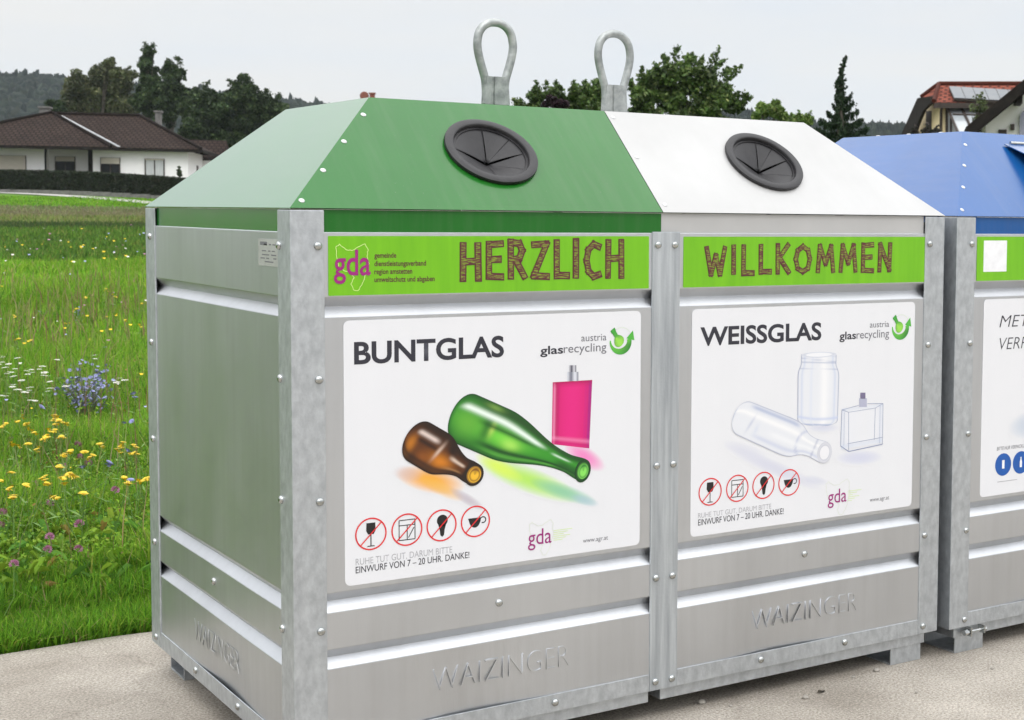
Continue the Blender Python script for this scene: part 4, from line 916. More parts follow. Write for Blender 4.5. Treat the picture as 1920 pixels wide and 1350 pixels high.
# ------------------------------------------------------------------ meadow flowers
MT['stem'] = noise_mat('flower_stalk', (.09, .19, .03), (.15, .26, .05), 30, .6)
MT['yellow'] = noise_mat('yellow_petal', (.72, .50, .01), (.82, .62, .02), 60, .6)
MT['bluepetal'] = noise_mat('chicory_petal', (.17, .18, .40), (.31, .33, .58), 60, .6)
MT['mauve'] = noise_mat('clover_petal', (.30, .10, .20), (.44, .20, .30), 80, .7)
MT['cream'] = noise_mat('yarrow_petal', (.60, .58, .50), (.78, .77, .72), 80, .7)
MT['dull'] = noise_mat('chicory_twig', (.10, .12, .06), (.17, .17, .11), 40, .8)
def on_meadow(px, py, h):
    d = ray(px, py); t = 3.0
    for _ in range(400):
        p = CAM+d*t
        if p.z <= float(terr(p.y))+h: break
        t += .03+t*.004
    return p
def head_daisy(m, r, rnd):                   # flat composite head: layered rays and a small eye
    for lay, (n, rr, z0, z1) in enumerate(((13, 1, .0, .16), (11, .78, .12, .30), (8, .5, .2, .36))):
        for k in range(n):
            a = 2*math.pi*(k+.4*lay)/n+rnd.uniform(-.1, .1); q = rr*r*rnd.uniform(.9, 1.08); w_ = .24*r
            c, s_ = math.cos(a), math.sin(a); P = lambda u, v, z: (c*u-s_*v, s_*u+c*v, z)
            m.poly([P(.05*r, 0, z0*r), P(q*.6, w_*.5, (z0+z1)/2*r), P(q, w_*.35, z1*r*.8), P(q, -w_*.35, z1*r*.8), P(q*.6, -w_*.5, (z0+z1)/2*r)])
    m.tube([(0, 0, -.35*r), (0, 0, .05*r)], [.18*r, .45*r], 8)
def head_ball(m, r, rnd, n=46):              # clover: a globe of little upright florets
    for k in range(n):
        z = 1-1.7*(k+.5)/n; a = k*2.4; q = math.sqrt(max(0, 1-z*z)); d = Vector((q*math.cos(a), q*math.sin(a), z)); t = d.orthogonal().normalized()
        d2 = (d+Vector((0, 0, .5))).normalized(); b = d*r*.55
        m.poly([b-t*.14*r, b+t*.14*r, b+d2*r*.55+t*.09*r, b+d2*r*.62, b+d2*r*.55-t*.09*r])
def stalk(h, rnd, r=.0016, branch=0):
    m = MB(); b = Vector((rnd.uniform(-.05, .05), rnd.uniform(-.05, .05), -h)); q = Vector((rnd.uniform(-.02, .02), rnd.uniform(-.02, .02), -h*.5))
    m.tube([b, q, (0, 0, -.004)], [r*1.3, r, r*.8], 5, False)
    for k in range(branch):
        t = rnd.uniform(.2, .8); p = b.lerp(Vector((0, 0, 0)), t); a = rnd.uniform(0, 6.28)
        m.poly([p, p+Vector((math.cos(a)*.02, math.sin(a)*.02, .012)), p+Vector((math.cos(a)*.055, math.sin(a)*.055, .018)), p+Vector((math.cos(a+.3)*.022, math.sin(a+.3)*.022, .008))])
    return m
def flower_proto(name, label, cat, group, headf, hmat, r, h, seed, branch=2):
    rnd = random.Random(seed); root = empty(name, (0, 0, 0), label, cat, group)
    m = MB(); headf(m, r, rnd); m.build('flower_head', MT[hmat], root, fix=False)
    stalk(h, rnd, branch=branch).build('stalk', MT['stem'], root, smooth=True); return root
def scatter(proto_list, pts, h, jitter=.35):
    for i, (px, py) in enumerate(pts):
        hh = h*random.uniform(.8, 1.1); p = on_meadow(px, py, hh); pr = proto_list[i % len(proto_list)]
        o = pr if i < len(proto_list) else dup(pr)
        o.location = p; o.rotation_euler = (random.uniform(-jitter, jitter), random.uniform(-jitter, jitter), random.uniform(0, 6.28)); s_ = random.uniform(.8, 1.2); o.scale = (s_,)*3
Y2 = [(300, 5), (315, 25), (295, 45), (355, 40), (140, 50), (155, 72), (183, 90), (268, 85), (298, 75), (245, 118), (258, 105), (240, 128), (330, 110), (70, 153), (100, 160), (150, 150), (197, 180), (380, 188), (350, 205), (372, 196), (318, 272), (458, 192), (487, 222), (550, 165), (655, 155), (660, 173), (720, 157), (640, 190), (700, 202), (740, 205), (50, 305), (15, 352), (385, 325), (365, 318), (410, 328), (350, 365), (240, 368), (268, 366), (135, 373), (52, 390), (75, 430), (445, 415), (675, 342), (685, 365), (757, 352), (793, 343), (288, 438), (225, 338), (340, 340)]
Y1 = [(340, 1290), (325, 1305), (355, 1310), (350, 1335), (400, 1330), (130, 1293), (105, 1322), (155, 1340), (20, 1345), (330, 1280), (460, 640), (445, 650), (400, 730), (520, 575), (640, 520), (690, 565), (700, 680), (85, 680), (100, 825), (760, 715), (850, 750), (855, 610), (185, 830)]
yl = 'yellow flower with a flat many rayed head on a thin green stalk in the meadow'
ylist = [flower_proto('yellow_flower', yl, 'flower', 'yellow flowers scattered through the meadow', head_daisy, 'yellow', .0140, .30, s_) for s_ in (1, 2, 3)]
YP_ = [(x*.348, 780+y*.348) for x, y in Y2]+[(x*.3112, 380+y*.3112) for x, y in Y1]
YP_ += [(x+random.uniform(-6, 6), y+random.uniform(-5, 5)) for x, y in YP_ for _ in range(2) if random.random() < .8]
scatter(ylist, YP_, .30)
CL = [(65, 133), (152, 138), (432, 220), (477, 255), (345, 268), (75, 318), (188, 362), (268, 470), (15, 520), (427, 583), (267, 652), (255, 722), (422, 717), (75, 798), (3, 588), (420, 152), (620, 400)]
clist = [flower_proto('clover_flower', 'round dull pink clover head standing in the meadow grass', 'flower', 'pink clover heads in the meadow grass', head_ball, 'mauve', .0165, .24, s_, 4) for s_ in (5, 6)]
scatter(clist, [(x*.348, 780+y*.348) for x, y in CL], .22)
bl_ = [flower_proto('chicory_flower', 'single light blue chicory flower on a dark wiry stalk', 'flower', 'single blue chicory flowers in the meadow', head_daisy, 'bluepetal', .018, .34, s_, 3) for s_ in (8, 9)]
scatter(bl_, [(205, 867), (154, 876), (233, 793), (250, 738), (253, 745), (240, 845), (245, 900), (78, 763), (247, 790), (205, 872)], .34, .8)
# the big chicory bush
def bush(name, px, py, wpx, hpx, nst, label, cat, fm, headf, r, dens):
    base = on_meadow(px, py, 0); k = (base-CAM).dot(FW)/FPX; wd, hh = wpx*k, hpx*k; rnd = random.Random(px)
    root = empty(name, base, label, cat)
    st, hd = MB(), MB()
    for i in range(nst):
        a = rnd.uniform(0, 6.28); q = .5*math.sqrt(rnd.random())*wd; tip = Vector((q*math.cos(a), q*math.sin(a), hh*rnd.uniform(.55, 1)*(1-.35*(q/(wd*.5))**2)))
        mid = tip*.5+Vector((rnd.uniform(-.03, .03), rnd.uniform(-.03, .03), .02)); st.tube([(0, 0, 0), mid, tip], [.0026, .0022, .0012], 5, False)
        for j in range(dens):
            t = rnd.uniform(.35, 1); p = Vector((0, 0, 0)).lerp(mid, t*2) if t < .5 else mid.lerp(tip, t*2-1)
            off = Vector((rnd.uniform(-1, 1), rnd.uniform(-1, 1), rnd.uniform(-.3, 1)))*.035
            st.tube([p, p+off], [.0012, .001], 4, False)
            sub = MB(); headf(sub, r*rnd.uniform(.7, 1.15), rnd); mt = Matrix.Rotation(rnd.uniform(0, 6.28), 4, 'Z') @ Matrix.Rotation(rnd.uniform(.2, 1.3), 4, 'X'); mt.translation = p+off
            b0 = len(hd.v); hd.v += [tuple(mt @ Vector(v)) for v in sub.v]; hd.col += sub.col; hd.f += [[b0+x for x in f] for f in sub.f]; hd.mi += sub.mi
    hd.build('flower_heads', MT[fm], root, fix=False); st.build('stalks', MT['dull'], root, fix=False)
    return root
def small_daisy(m, r, rnd):
    for k in range(9):
        a = 2*math.pi*k/9; c, s_ = math.cos(a), math.sin(a); m.poly([(0, 0, 0), (c*r*.6-s_*r*.2, s_*r*.6+c*r*.2, .12*r), (c*r, s_*r, .2*r), (c*r*.6+s_*r*.2, s_*r*.6-c*r*.2, .12*r)])
bush('chicory_bush', 165, 800, 108, 150, 40, 'bushy chicory clump crowded with small violet blue flowers', 'wildflower', 'bluepetal', small_daisy, .013, 7)
bush('chicory_bush', 150, 612, 30, 40, 6, 'small faded blue chicory clump in the middle of the meadow', 'wildflower', 'bluepetal', small_daisy, .020, 3)
bush('chicory_bush', 78, 610, 34, 34, 6, 'faint mauve chicory tuft left of the faded blue clump', 'wildflower', 'bluepetal', small_daisy, .018, 3)
def umbel(m, r, rnd):
    for k in range(26):
        q = r*math.sqrt(k/26); a = k*2.4; c = Vector((q*math.cos(a), q*math.sin(a), -.16*q*q/r+rnd.uniform(0, .08)*r)); s_ = r*.2
        m.poly([c+Vector((s_*math.cos(t), s_*math.sin(t), .03*r)) for t in (0, 1.26, 2.5, 3.77, 5.03)])
YA = [(15, 925), (105, 935), (30, 992), (65, 1020), (45, 1050), (80, 1045), (125, 1073), (165, 1030), (195, 1022), (255, 985), (265, 1040), (270, 1055), (360, 1055), (115, 1125), (75, 1108), (175, 1130), (150, 1140), (35, 1165), (395, 1105), (190, 1190), (690, 1070), (300, 1077), (290, 1135), (345, 945), (90, 1000), (160, 1000), (15, 960), (750, 1068), (575, 940)]
yar = [flower_proto('yarrow_flower', 'flat cream white yarrow head on a stiff stalk, left of the chicory bush', 'flower', 'white yarrow heads in the meadow', umbel, 'cream', .018, .36, s_, 3) for s_ in (12, 13)]
YA_ = [(x*.3112, 380+y*.3112) for x, y in YA]; YA_ += [(x+random.uniform(-9, 9), y+random.uniform(-7, 7)) for x, y in YA_]
scatter(yar, YA_, .34, .15)
# innumerable far blossoms: one scatter
n = 5200; x, y = wedge(n, 7.0, 62); pick = rng.random(n)
near = (y-CY) < 25; pt = patchy(x, y, .8)*patchy(x+3, y, .33); keep = (near & (rng.random(n) < .05+.75*pt)) | (rng.random(n) < .05*pt); x, y, pick = x[keep], y[keep], pick[keep]; n = len(x)
cols = np.where(pick[:, None] < .50, [.72, .52, .02], np.where(pick[:, None] < .68, [.70, .68, .62], np.where(pick[:, None] < .84, [.34, .16, .24], [.36, .38, .62])))*rng.uniform(.8, 1.1, (n, 1))
d_ = y-CY; sz = (.005+.0007*d_)*rng.uniform(.4, 1.15, n); z = terr(y)+rng.uniform(.16, .34, n)+np.where((d_ > 20) & (d_ < 27), .12, 0)
V = np.zeros((n, 6, 3)); 
for k in range(6): V[:, k] = np.stack([x+sz*np.cos(k*1.047), y+sz*np.sin(k*1.047), z+sz*.25*np.cos(k*2.09)+sz*.35*np.sin(k*1.047)], 1)
b = np.arange(n)[:, None]*6
tag(fast_mesh('meadow_blossom', V.reshape(-1, 3), np.concatenate([b+np.array([[0, 1, 2, 3]]), b+np.array([[0, 3, 4, 5]])]), np.zeros((0, 3), int), np.repeat(cols, 6, 0), vcol_mat('far_petals', .7)), 'specks of yellow, white and mauve blossom all over the meadow', 'blossom', kind='stuff')

# ------------------------------------------------------------------ background: hedge, houses
def hdir(px, py=400): d = ray(px, py); d.z = 0; return d.normalized()
def frame_at(px, py, depth, turn):
    """local house frame: origin on the ground, x along the facade, y away from us"""
    o = at(px, py, depth); o.z = float(terr(o.y)); r0 = Vector((RT.x, RT.y, 0)).normalized(); f0 = Vector((FW.x, FW.y, 0)).normalized(); t = R(turn)
    return o, r0*math.cos(t)+f0*math.sin(t), -r0*math.sin(t)+f0*math.cos(t)
class House:
    def __init__(s, px, py, depth, turn): s.o, s.ax, s.ay = frame_at(px, py, depth, turn)
    def loc(s, px, py, y=0):
        """photo pixel -> (x, z) on the local plane at depth y"""
        p = hit(px, py, s.o+s.ay*y, s.ay)-s.o; return p.dot(s.ax), p.z
    def W(s, x, y, z): return s.o+s.ax*x+s.ay*y+Vector((0, 0, z))
    def box(s, m, x0, x1, y0, y1, z0, z1): m.obox(s.o, s.ax, s.ay, (0, 0, 1), x0, x1, y0, y1, z0, z1)
MT['render'] = noise_mat('white_render', (.91, .90, .90), (.95, .94, .94), 2, .85, bump=.2, bscale=30)
def tile_mat(name, c1, c2, sx=3.2, sz=3.0):
    m, n, l, b = new_mat(name); t = n.new('ShaderNodeTexCoord')
    br = n.new('ShaderNodeTexBrick'); mp = n.new('ShaderNodeMapping'); l.new(t.outputs['UV'], mp.inputs[0]); l.new(mp.outputs[0], br.inputs[0])
    br.inputs['Scale'].default_value = 1; br.inputs['Brick Width'].default_value = 1/sx; br.inputs['Row Height'].default_value = 1/sz; br.inputs['Mortar Size'].default_value = .05
    br.inputs['Color1'].default_value = (*c1, 1); br.inputs['Color2'].default_value = (*c2, 1); br.inputs['Mortar'].default_value = (*[v*.35 for v in c1], 1)
    nz = n.new('ShaderNodeTexNoise'); nz.inputs['Scale'].default_value = .8; nz.inputs['Detail'].default_value = 6; l.new(t.outputs['Object'], nz.inputs[0])
    mr = n.new('ShaderNodeMapRange'); mr.inputs[3].default_value = .6; mr.inputs[4].default_value = 1.4; l.new(nz.outputs[0], mr.inputs[0])
    mu = n.new('ShaderNodeVectorMath'); mu.operation = 'SCALE'; l.new(br.outputs[0], mu.inputs[0]); l.new(mr.outputs[0], mu.inputs['Scale']); l.new(mu.outputs[0], b.inputs['Base Color'])
    bp = n.new('ShaderNodeBump'); bp.inputs['Strength'].default_value = .6; bp.inputs['Distance'].default_value = .04; l.new(br.outputs['Fac'], bp.inputs['Height']); bp.invert = True; l.new(bp.outputs[0], b.inputs['Normal'])
    b.inputs['Roughness'].default_value = .9; b.inputs['Specular IOR Level'].default_value = .15; return m
MT['browntile'] = tile_mat('brown_roof_tiles', (.030, .018, .014), (.044, .028, .022)); MT['redtile'] = tile_mat('red_roof_tiles', (.20, .050, .030), (.27, .075, .045))
MT['fasciawood'] = noise_mat('dark_stained_wood', (.012, .010, .009), (.022, .018, .015), 5, .8, spec=.12); MT['glass'] = noise_mat('window_glass', (.010, .011, .013), (.02, .022, .024), 1, .1, spec=.15 if 1 else .4)
MT['shutter'] = noise_mat('beige_shutter', (.50, .46, .38), (.56, .52, .44), 4, .6, stretch=(1, 1, 8)); MT['concrete'] = noise_mat('chimney_render', (.13, .125, .12), (.20, .19, .185), 4, .9)
MT['yellowwall'] = noise_mat('yellow_render', (.78, .64, .38), (.86, .72, .45), 2, .85); MT['curtain'] = noise_mat('net_curtain', (.45, .47, .48), (.6, .62, .62), 6, .8, stretch=(8, 8, .3))
MT['panel'] = noise_mat('solar_glass', (.10, .115, .13), (.13, .14, .15), 2, .35, .0, spec=.3); MT['leadflash'] = noise_mat('lead_flashing', (.30, .31, .32), (.42, .43, .44), 5, .5, .4)
MT['frame'] = noise_mat('brown_frame', (.03, .02, .015), (.05, .035, .028), 6, .6); MT['terracotta'] = noise_mat('terracotta', (.17, .055, .035), (.24, .08, .05), 8, .8); MT['lilac'] = noise_mat('grey_lilac_trim', (.30, .31, .40), (.36, .37, .46), 5, .7)
def uv_planar(o, sc_=1.0):
    """tile courses: u along the horizontal of each face, v up its slope"""
    me = o.data; uv = me.uv_layers.new(name='UVMap')
    for p in me.polygons:
        n = p.normal; h = Vector((-n.y, n.x, 0)); h = h.normalized() if h.length > 1e-4 else Vector((1, 0, 0)); v = n.cross(h)
        for li in p.loop_indices:
            c = me.vertices[me.loops[li].vertex_index].co; uv.data[li].uv = (c.dot(h)*sc_, c.dot(v)*sc_)
def roof(H, faces, name, mat, parent, th=.12):
    m = MB()
    for f in faces:
        q = [H.W(*p) for p in f]; m.poly(q)
    o = m.build(name, mat, parent, fix=False); uv_planar(o)
    sd_ = o.modifiers.new('th', 'SOLIDIFY'); sd_.thickness = th; sd_.offset = -1
    return o
def window(H, parent, px0, py0, px1, py1, y, shut=0, frame='frame', curtain=False, label=None):
    (x0, z1), (x1, z0) = H.loc(px0, py0, y), H.loc(px1, py1, y); t = .07
    m = MB(); H.box(m, x0, x1, y-.05, y+.02, z1-t, z1); H.box(m, x0, x1, y-.05, y+.02, z0, z0+t); H.box(m, x0, x0+t, y-.05, y+.02, z0+t, z1-t); H.box(m, x1-t, x1, y-.05, y+.02, z0+t, z1-t)
    xm = (x0+x1)/2; H.box(m, xm-.03, xm+.03, y-.045, y+.015, z0+t, z1-t)
    w_ = m.build('window', MT[frame], parent)
    g = MB(); H.box(g, x0+t, x1-t, y-.012, y-.006, z0+t, z1-t); g.build('pane', MT['curtain' if curtain else 'glass'], w_)
    if shut:
        s_ = MB(); H.box(s_, x0+t*.6, x1-t*.6, y-.075, y-.055, z1-(z1-z0)*shut, z1-.02); s_.build('roller_shutter', MT['shutter'], w_)
    return w_

# bungalow across the field
H = House(150, 362, 93, 14)
eave = H.loc(215, 277, 0)[1]; bung = empty('bungalow', H.W(0, 0, 0), 'white bungalow with a brown hipped roof behind the clipped hedge', 'house')
Hb = H; bung_loc = H.o.copy()
class Rel(House):                             # the same frame relative to the thing's own origin
    def __init__(s, H, org): s.o, s.ax, s.ay, s.org = H.o, H.ax, H.ay, Vector(org)
    def W(s, x, y, z): return s.o+s.ax*x+s.ay*y+Vector((0, 0, z))-s.org
    def box(s, m, x0, x1, y0, y1, z0, z1): m.obox(s.o-s.org, s.ax, s.ay, (0, 0, 1), x0, x1, y0, y1, z0, z1)
H = Rel(H, bung_loc)
xr = H.loc(352, 300, 0)[0]; xl = H.loc(-150, 300, 0)[0]; xrec = H.loc(83, 300, 0)[0]; xp0, xp1 = H.loc(165, 300, 0)[0], H.loc(174, 300, 0)[0]
m = MB(); H.box(m, xp1, xr, 0, 7.5, -.5, eave-.1); H.box(m, xl, xrec, 0, 7.5, -.5, eave-.1); H.box(m, xrec, xp1, 1.3, 7.5, -.5, eave-.1)
m.build('wall', MT['render'], bung)
m = MB(); H.box(m, xp0, xp1-.01, .02, .3, -.5, eave-.12); m.build('pillar', MT['fasciawood'], bung)
m = MB(); xd = H.loc(86, 300, .2)[0]; m.tube([H.W(xd, .1, -.3), H.W(xd, .1, eave-.7), H.W(xd+.05, .0, eave-.15)], .06, 6); m.build('downpipe', MT['fasciawood'], bung)
ov = .5
E0 = eave; xe0 = xl-ov; xw = H.loc(213, 277, -ov)[0]; xe1 = H.loc(398, 285, 0)[0]-.6
ap = H.loc(98, 211, 3.2); rl = H.loc(112, 213, 4.1); rr = H.loc(262, 218, 4.1); RZ1 = (rl[1]+rr[1])/2
faces = [[(xw, -ov, E0), (xe1, -ov, E0), (rr[0], 4.1, RZ1), (ap[0], 4.1, RZ1)], [(xe1, -ov, E0), (xe1, 8.2, E0), (rr[0], 4.1, RZ1)], [(xe1, 8.2, E0), (xe0, 8.2, E0), (ap[0]-.2, 4.1, RZ1), (rr[0], 4.1, RZ1)], [(xe0, 8.2, E0), (xe0, -ov, E0), (ap[0]-.2, 4.1, RZ1)]]
rf = roof(H, faces, 'roof', MT['browntile'], bung)
yw = -1.4; roof(H, [[(xe0, yw, E0-.02), (xw, yw, E0-.02), (ap[0], 3.2, ap[1])], [(xw, yw, E0-.02), (xw, -ov, E0-.02), (ap[0], 4.2, RZ1), (ap[0], 3.2, ap[1])], [(xe0, -ov, E0-.02), (xe0, yw, E0-.02), (ap[0], 3.2, ap[1]), (ap[0]-.2, 4.2, RZ1)]], 'roof', MT['browntile'], bung)
m = MB(); a, b_ = Vector(H.W(ap[0]+.35, 3.6, RZ1-.12)), Vector(H.W(xw+.25, -ov-.05, E0+.06)); t = H.ax*.16; m.poly([a, a+t, b_+t, b_]); m.poly([a+Vector((0, 0, -.03)), b_+Vector((0, 0, -.03)), b_+t+Vector((0, 0, -.03)), a+t+Vector((0, 0, -.03))]); m.build('flashing', MT['leadflash'], rf)
m = MB(); H.box(m, xw, xe1, -ov-.12, -ov, E0-.2, E0-.03); H.box(m, xe0, xw, yw-.12, yw, E0-.22, E0-.05); H.box(m, xe1, xe1+.1, -ov, 8.2, E0-.2, E0-.03); m.build('gutter', MT['fasciawood'], rf)
m = MB(); H.box(m, xe0, xw, yw, .02, E0-.16, E0-.1); H.box(m, xw, xe1, -ov, .02, E0-.16, E0-.1); m.build('soffit', MT['fasciawood'], rf)
m = MB(); a, b_ = H.W(rr[0], 4.1, RZ1+.03), H.W(ap[0], 4.1, RZ1+.03); m.tube([a, b_], .11, 7); m.tube([a, H.W(xe1, -ov, E0+.05)], .10, 7); m.tube([H.W(ap[0], 3.2, ap[1]+.03), H.W(xw, yw, E0+.03)], .10, 7); m.tube([H.W(ap[0], 3.2, ap[1]+.03), H.W(xe0, yw, E0+.03)], .10, 7); m.build('ridge_tiles', MT['browntile'], rf)
for (p0, p1, y, zb_) in (((71, 199), (94, 214), 3.9, 0), ((288, 207), (303, 236), 4.6, 0)):
    (x0, z1), (x1, z0) = H.loc(*p0, y), H.loc(*p1, y); m = MB(); H.box(m, x0+.08, x1-.08, y, y+.75, z0-1.2, z1-.12); c = m.build('chimney', MT['concrete'], rf)
    m = MB(); H.box(m, x0, x1, y-.08, y+.83, z1-.12, z1)
    m.build('chimney_cap', MT['concrete'], bung)
window(H, bung, -40, 290, 50, 335, -.02, 1.0); window(H, bung, 103, 293, 142, 335, 1.28, .22); window(H, bung, 188, 295, 226, 335, -.02, .30); window(H, bung, 271, 297, 309, 335, -.02, .08, curtain=True)
# side window and rear annex
m = MB(); H.box(m, xr-.02, xr+.03, 4.2, 5.0, eave-1.9, eave-.9); m.build('window', MT['frame'], bung)
xa0 = H.loc(345, 300, 8)[0]; xa1 = H.loc(432, 300, 9.5)[0]; za = H.loc(390, 262, 9.5)[1]
m = MB(); H.box(m, xa0, xa1-.7, 7.52, 12.5, -.5, za-1.5); m.build('annex', MT['render'], bung)
roof(H, [[(xa0, 7.6, za-1.75), (xa1, 7.6, za-1.75), (xa1-.3, 10, za), (xa0, 10, za)], [(xa1, 12.4, za-1.75), (xa0, 12.4, za-1.75), (xa0, 10, za), (xa1-.3, 10, za)], [(xa1, 7.6, za-1.75), (xa1, 12.4, za-1.75), (xa1-.3, 10, za)]], 'roof', MT['browntile'], bung)
bung.location = bung_loc
# clipped hedge, low wall, garden lamp glow left out
MT['hedge'] = vcol_mat('hedge_leaves', .6, .15, .3)
def leaf_quads(P, size, col, seed=0, flatness=1.0):
    n = len(P); a = rng.normal(size=(n, 3)); a /= np.linalg.norm(a, axis=1)[:, None]; b = rng.normal(size=(n, 3)); b -= a*(a*b).sum(1)[:, None]; b /= np.linalg.norm(b, axis=1)[:, None]
    s = (np.asarray(size)*rng.uniform(.6, 1.3, n))[:, None]
    V = np.stack([P-a*s*.5, P+b*s*.30, P+a*s*.55, P-b*s*.30], 1).reshape(-1, 3)
    Q = np.arange(n*4).reshape(-1, 4); return V, Q, np.repeat(col, 4, 0)
a0, a1 = at(-420, 357, 88.3), at(470, 366, 88.8); L = (a1-a0); L.z = 0; Lx = L.normalized(); Ly = Vector((-Lx.y, Lx.x, 0)); n = 30000; hh = 1.26
t = rng.uniform(0, L.length, n); u = rng.random(n); face = rng.random(n); yy = np.where(face < .62, rng.uniform(0, .10, n), rng.uniform(0, 1.0, n)); zz = np.where(face < .62, u*hh, hh-rng.uniform(0, .12, n))
P = np.array(a0)[None, :]+np.outer(t, np.array(Lx))+np.outer(yy, np.array(Ly)); g0 = terr(a0.y+Lx.y*t)+.12; P[:, 2] = g0+zz+rng.normal(0, .02, n)
V, Q, cc = leaf_quads(P, .13, rand_mix(n, [(.022, .032, .015), (.030, .040, .018), (.018, .027, .013), (.042, .040, .026)], (4, 3, 3, 1)))
hedge = tag(fast_mesh('hedge', V, Q, np.zeros((0, 3), int), cc, MT['hedge']), 'long dark green clipped hedge in front of the white bungalow', 'hedge')
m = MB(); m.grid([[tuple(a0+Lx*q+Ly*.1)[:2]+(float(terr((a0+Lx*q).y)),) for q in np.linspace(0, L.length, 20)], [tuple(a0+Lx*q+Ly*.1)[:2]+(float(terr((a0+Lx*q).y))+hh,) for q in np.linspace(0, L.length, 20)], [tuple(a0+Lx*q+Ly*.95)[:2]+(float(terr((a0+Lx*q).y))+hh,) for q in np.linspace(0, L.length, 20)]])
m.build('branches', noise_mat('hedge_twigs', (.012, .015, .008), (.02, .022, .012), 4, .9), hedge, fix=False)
m = MB()
for q in np.linspace(0, L.length, 25)[:-1]: p_ = a0+Lx*q; m.obox((p_.x, p_.y, float(terr(p_.y))), Lx, Ly, (0, 0, 1), .01, L.length/24-.01, -.35, -.15, -.3, .22)
tag(m.build('garden_wall', MT['concrete']), 'low grey concrete wall along the foot of the hedge', 'wall')

# ------------------------------------------------------------------ trees
MT['leaf'] = vcol_mat('tree_leaves', .55, .25, .3); MT['bark'] = noise_mat('tree_bark', (.05, .042, .034), (.10, .085, .07), 6, .9, stretch=(3, 3, .4))
MT['needle'] = vcol_mat('spruce_needles', .6, .1, .25)
def crown_points(blobs, n, shell=.75):
    """points through the crown: gathered in clumps on and inside the lobes, with gaps between"""
    vol = np.array([b[3]*b[4]*b[5] for b in blobs])**.75; pick = rng.choice(len(blobs), n, p=vol/vol.sum()); B = np.array(blobs)[pick]
    d = rng.normal(size=(n, 3)); d /= np.linalg.norm(d, axis=1)[:, None]; r = np.where(rng.random(n) < shell, rng.uniform(.72, 1.06, n), rng.uniform(.2, .8, n))
    return B[:, :3]+d*B[:, 3:6]*r[:, None]
def lobes(outline, depth, base_z=None, k=3, jit=.3, small=.35):
    return outline
def tree(name, label, group, cols, wts, outline, depth, leaf, n, trunk_px, sub=9, size=.3, shoots=(), ground_off=0, cat='tree', mat='leaf', shootn=120, thick=.8):
    """crown lobes given as (px, py, radius_px) seen from where the photo was taken; every lobe gets its own true distance and
    is broken into smaller clumps, so the crown is round, not a card"""
    k = depth/FPX; lob = []; rnd = random.Random(int(trunk_px*7+depth))
    for (px, py, r) in outline:
        c = at(px, py, depth+rnd.uniform(-.5, .5)*r*k*1.2); rr = r*k
        lob.append((c.x, c.y, c.z, rr*.72, rr*.72, rr*.66))
        for j in range(sub):
            d = Vector((rnd.gauss(0, 1), rnd.gauss(0, 1), rnd.gauss(0, .9))).normalized(); q = rr*rnd.uniform(.55, .92); s_ = rr*rnd.uniform(size*.6, size*1.35)
            lob.append((c.x+d.x*q, c.y+d.y*q*thick, c.z+d.z*q, s_, s_, s_*.8))
    cz = [l[2]-l[5] for l in lob]; cx_, cy_ = np.mean([l[0] for l in lob]), np.mean([l[1] for l in lob])
    b = at(trunk_px, 300, depth); bz = float(terr(b.y))
    root = empty(name, (b.x, b.y, bz), label, cat, group); O = np.array([b.x, b.y, bz])
    P = crown_points(lob, n); ci = np.argmin(((P[:, None, :]-np.array(lob)[None, :, :3])**2).sum(2)/np.array([l[3] for l in lob])[None]**2, 1) if n*len(lob) < 9e6 else rng.integers(0, len(lob), n)
    col = rand_mix(n, cols, wts)
    tone = .5+.5*np.sin(P[:, 0]*2.1/(k*40)+1.7*np.sin(P[:, 2]*1.3/(k*40)))*np.sin(P[:, 1]*1.9/(k*40)+P[:, 2]*1.6/(k*40)); col = col*(.62+.76*tone)[:, None]*rng.uniform(.7, 1.35, len(lob))[ci][:, None]   # leaf colour differs from bough to bough
    sz = rng.uniform(.7, 1.3, n)*leaf
    PS, CS, SS = [P], [col], [sz]
    top = Vector((cx_, cy_, max(bz+1, np.mean([l[2] for l in lob])-.2)))
    stems = []
    for (x0, y0, x1, y1, wpx) in shoots:
        a, e_ = at(x0, y0, depth), at(x1, y1, depth+rnd.uniform(-.4, .4)); t = rng.uniform(0, 1, shootn); w_ = wpx*k*(1-t*.65)
        q = np.array(a)+np.outer(t, np.array(e_-a))+rng.normal(size=(shootn, 3))*w_[:, None]*.5; PS.append(q); CS.append(rand_mix(shootn, cols, wts)); SS.append(rng.uniform(.7, 1.2, shootn)*leaf); stems.append((a, e_))
    P, col, sz = np.concatenate(PS)-O, np.concatenate(CS), np.concatenate(SS)
    V, Q, cc = leaf_quads(P, sz, col); fast_mesh('crown', V, Q, np.zeros((0, 3), int), cc, MT[mat], root)
    m = MB(); r0 = max(.05, .011*(top.z-bz)); tp = top-Vector(O)
    m.tube([(0, 0, -.2), (rnd.uniform(-.05, .05), 0, tp.z*.3), (tp.x*.4, tp.y*.4, tp.z*.65), tp], [r0*1.25, r0, r0*.7, r0*.2], 8)
    for l in lob[::sub+1]+rnd.sample(lob, min(8, len(lob))):
        e_ = Vector(l[:3])-Vector(O); s_ = Vector((tp.x*.25, tp.y*.25, min(tp.z*.6, max(.4, e_.z*.55)))); m.tube([s_, s_.lerp(e_, .5)+Vector((0, 0, .06*e_.z)), e_], [r0*.45, r0*.28, r0*.08], 5, False)
    for a, e_ in stems: m.tube([a-Vector(O), e_-Vector(O)], [r0*.12, r0*.04], 4, False)
    m.build('trunk', MT['bark'], root, smooth=True, fix=False)
    return root
DKG = [(.034, .060, .020), (.048, .078, .026), (.022, .040, .016), (.075, .105, .036)]
OLV = [(.080, .098, .038), (.105, .12, .052), (.055, .07, .028), (.13, .135, .065)]
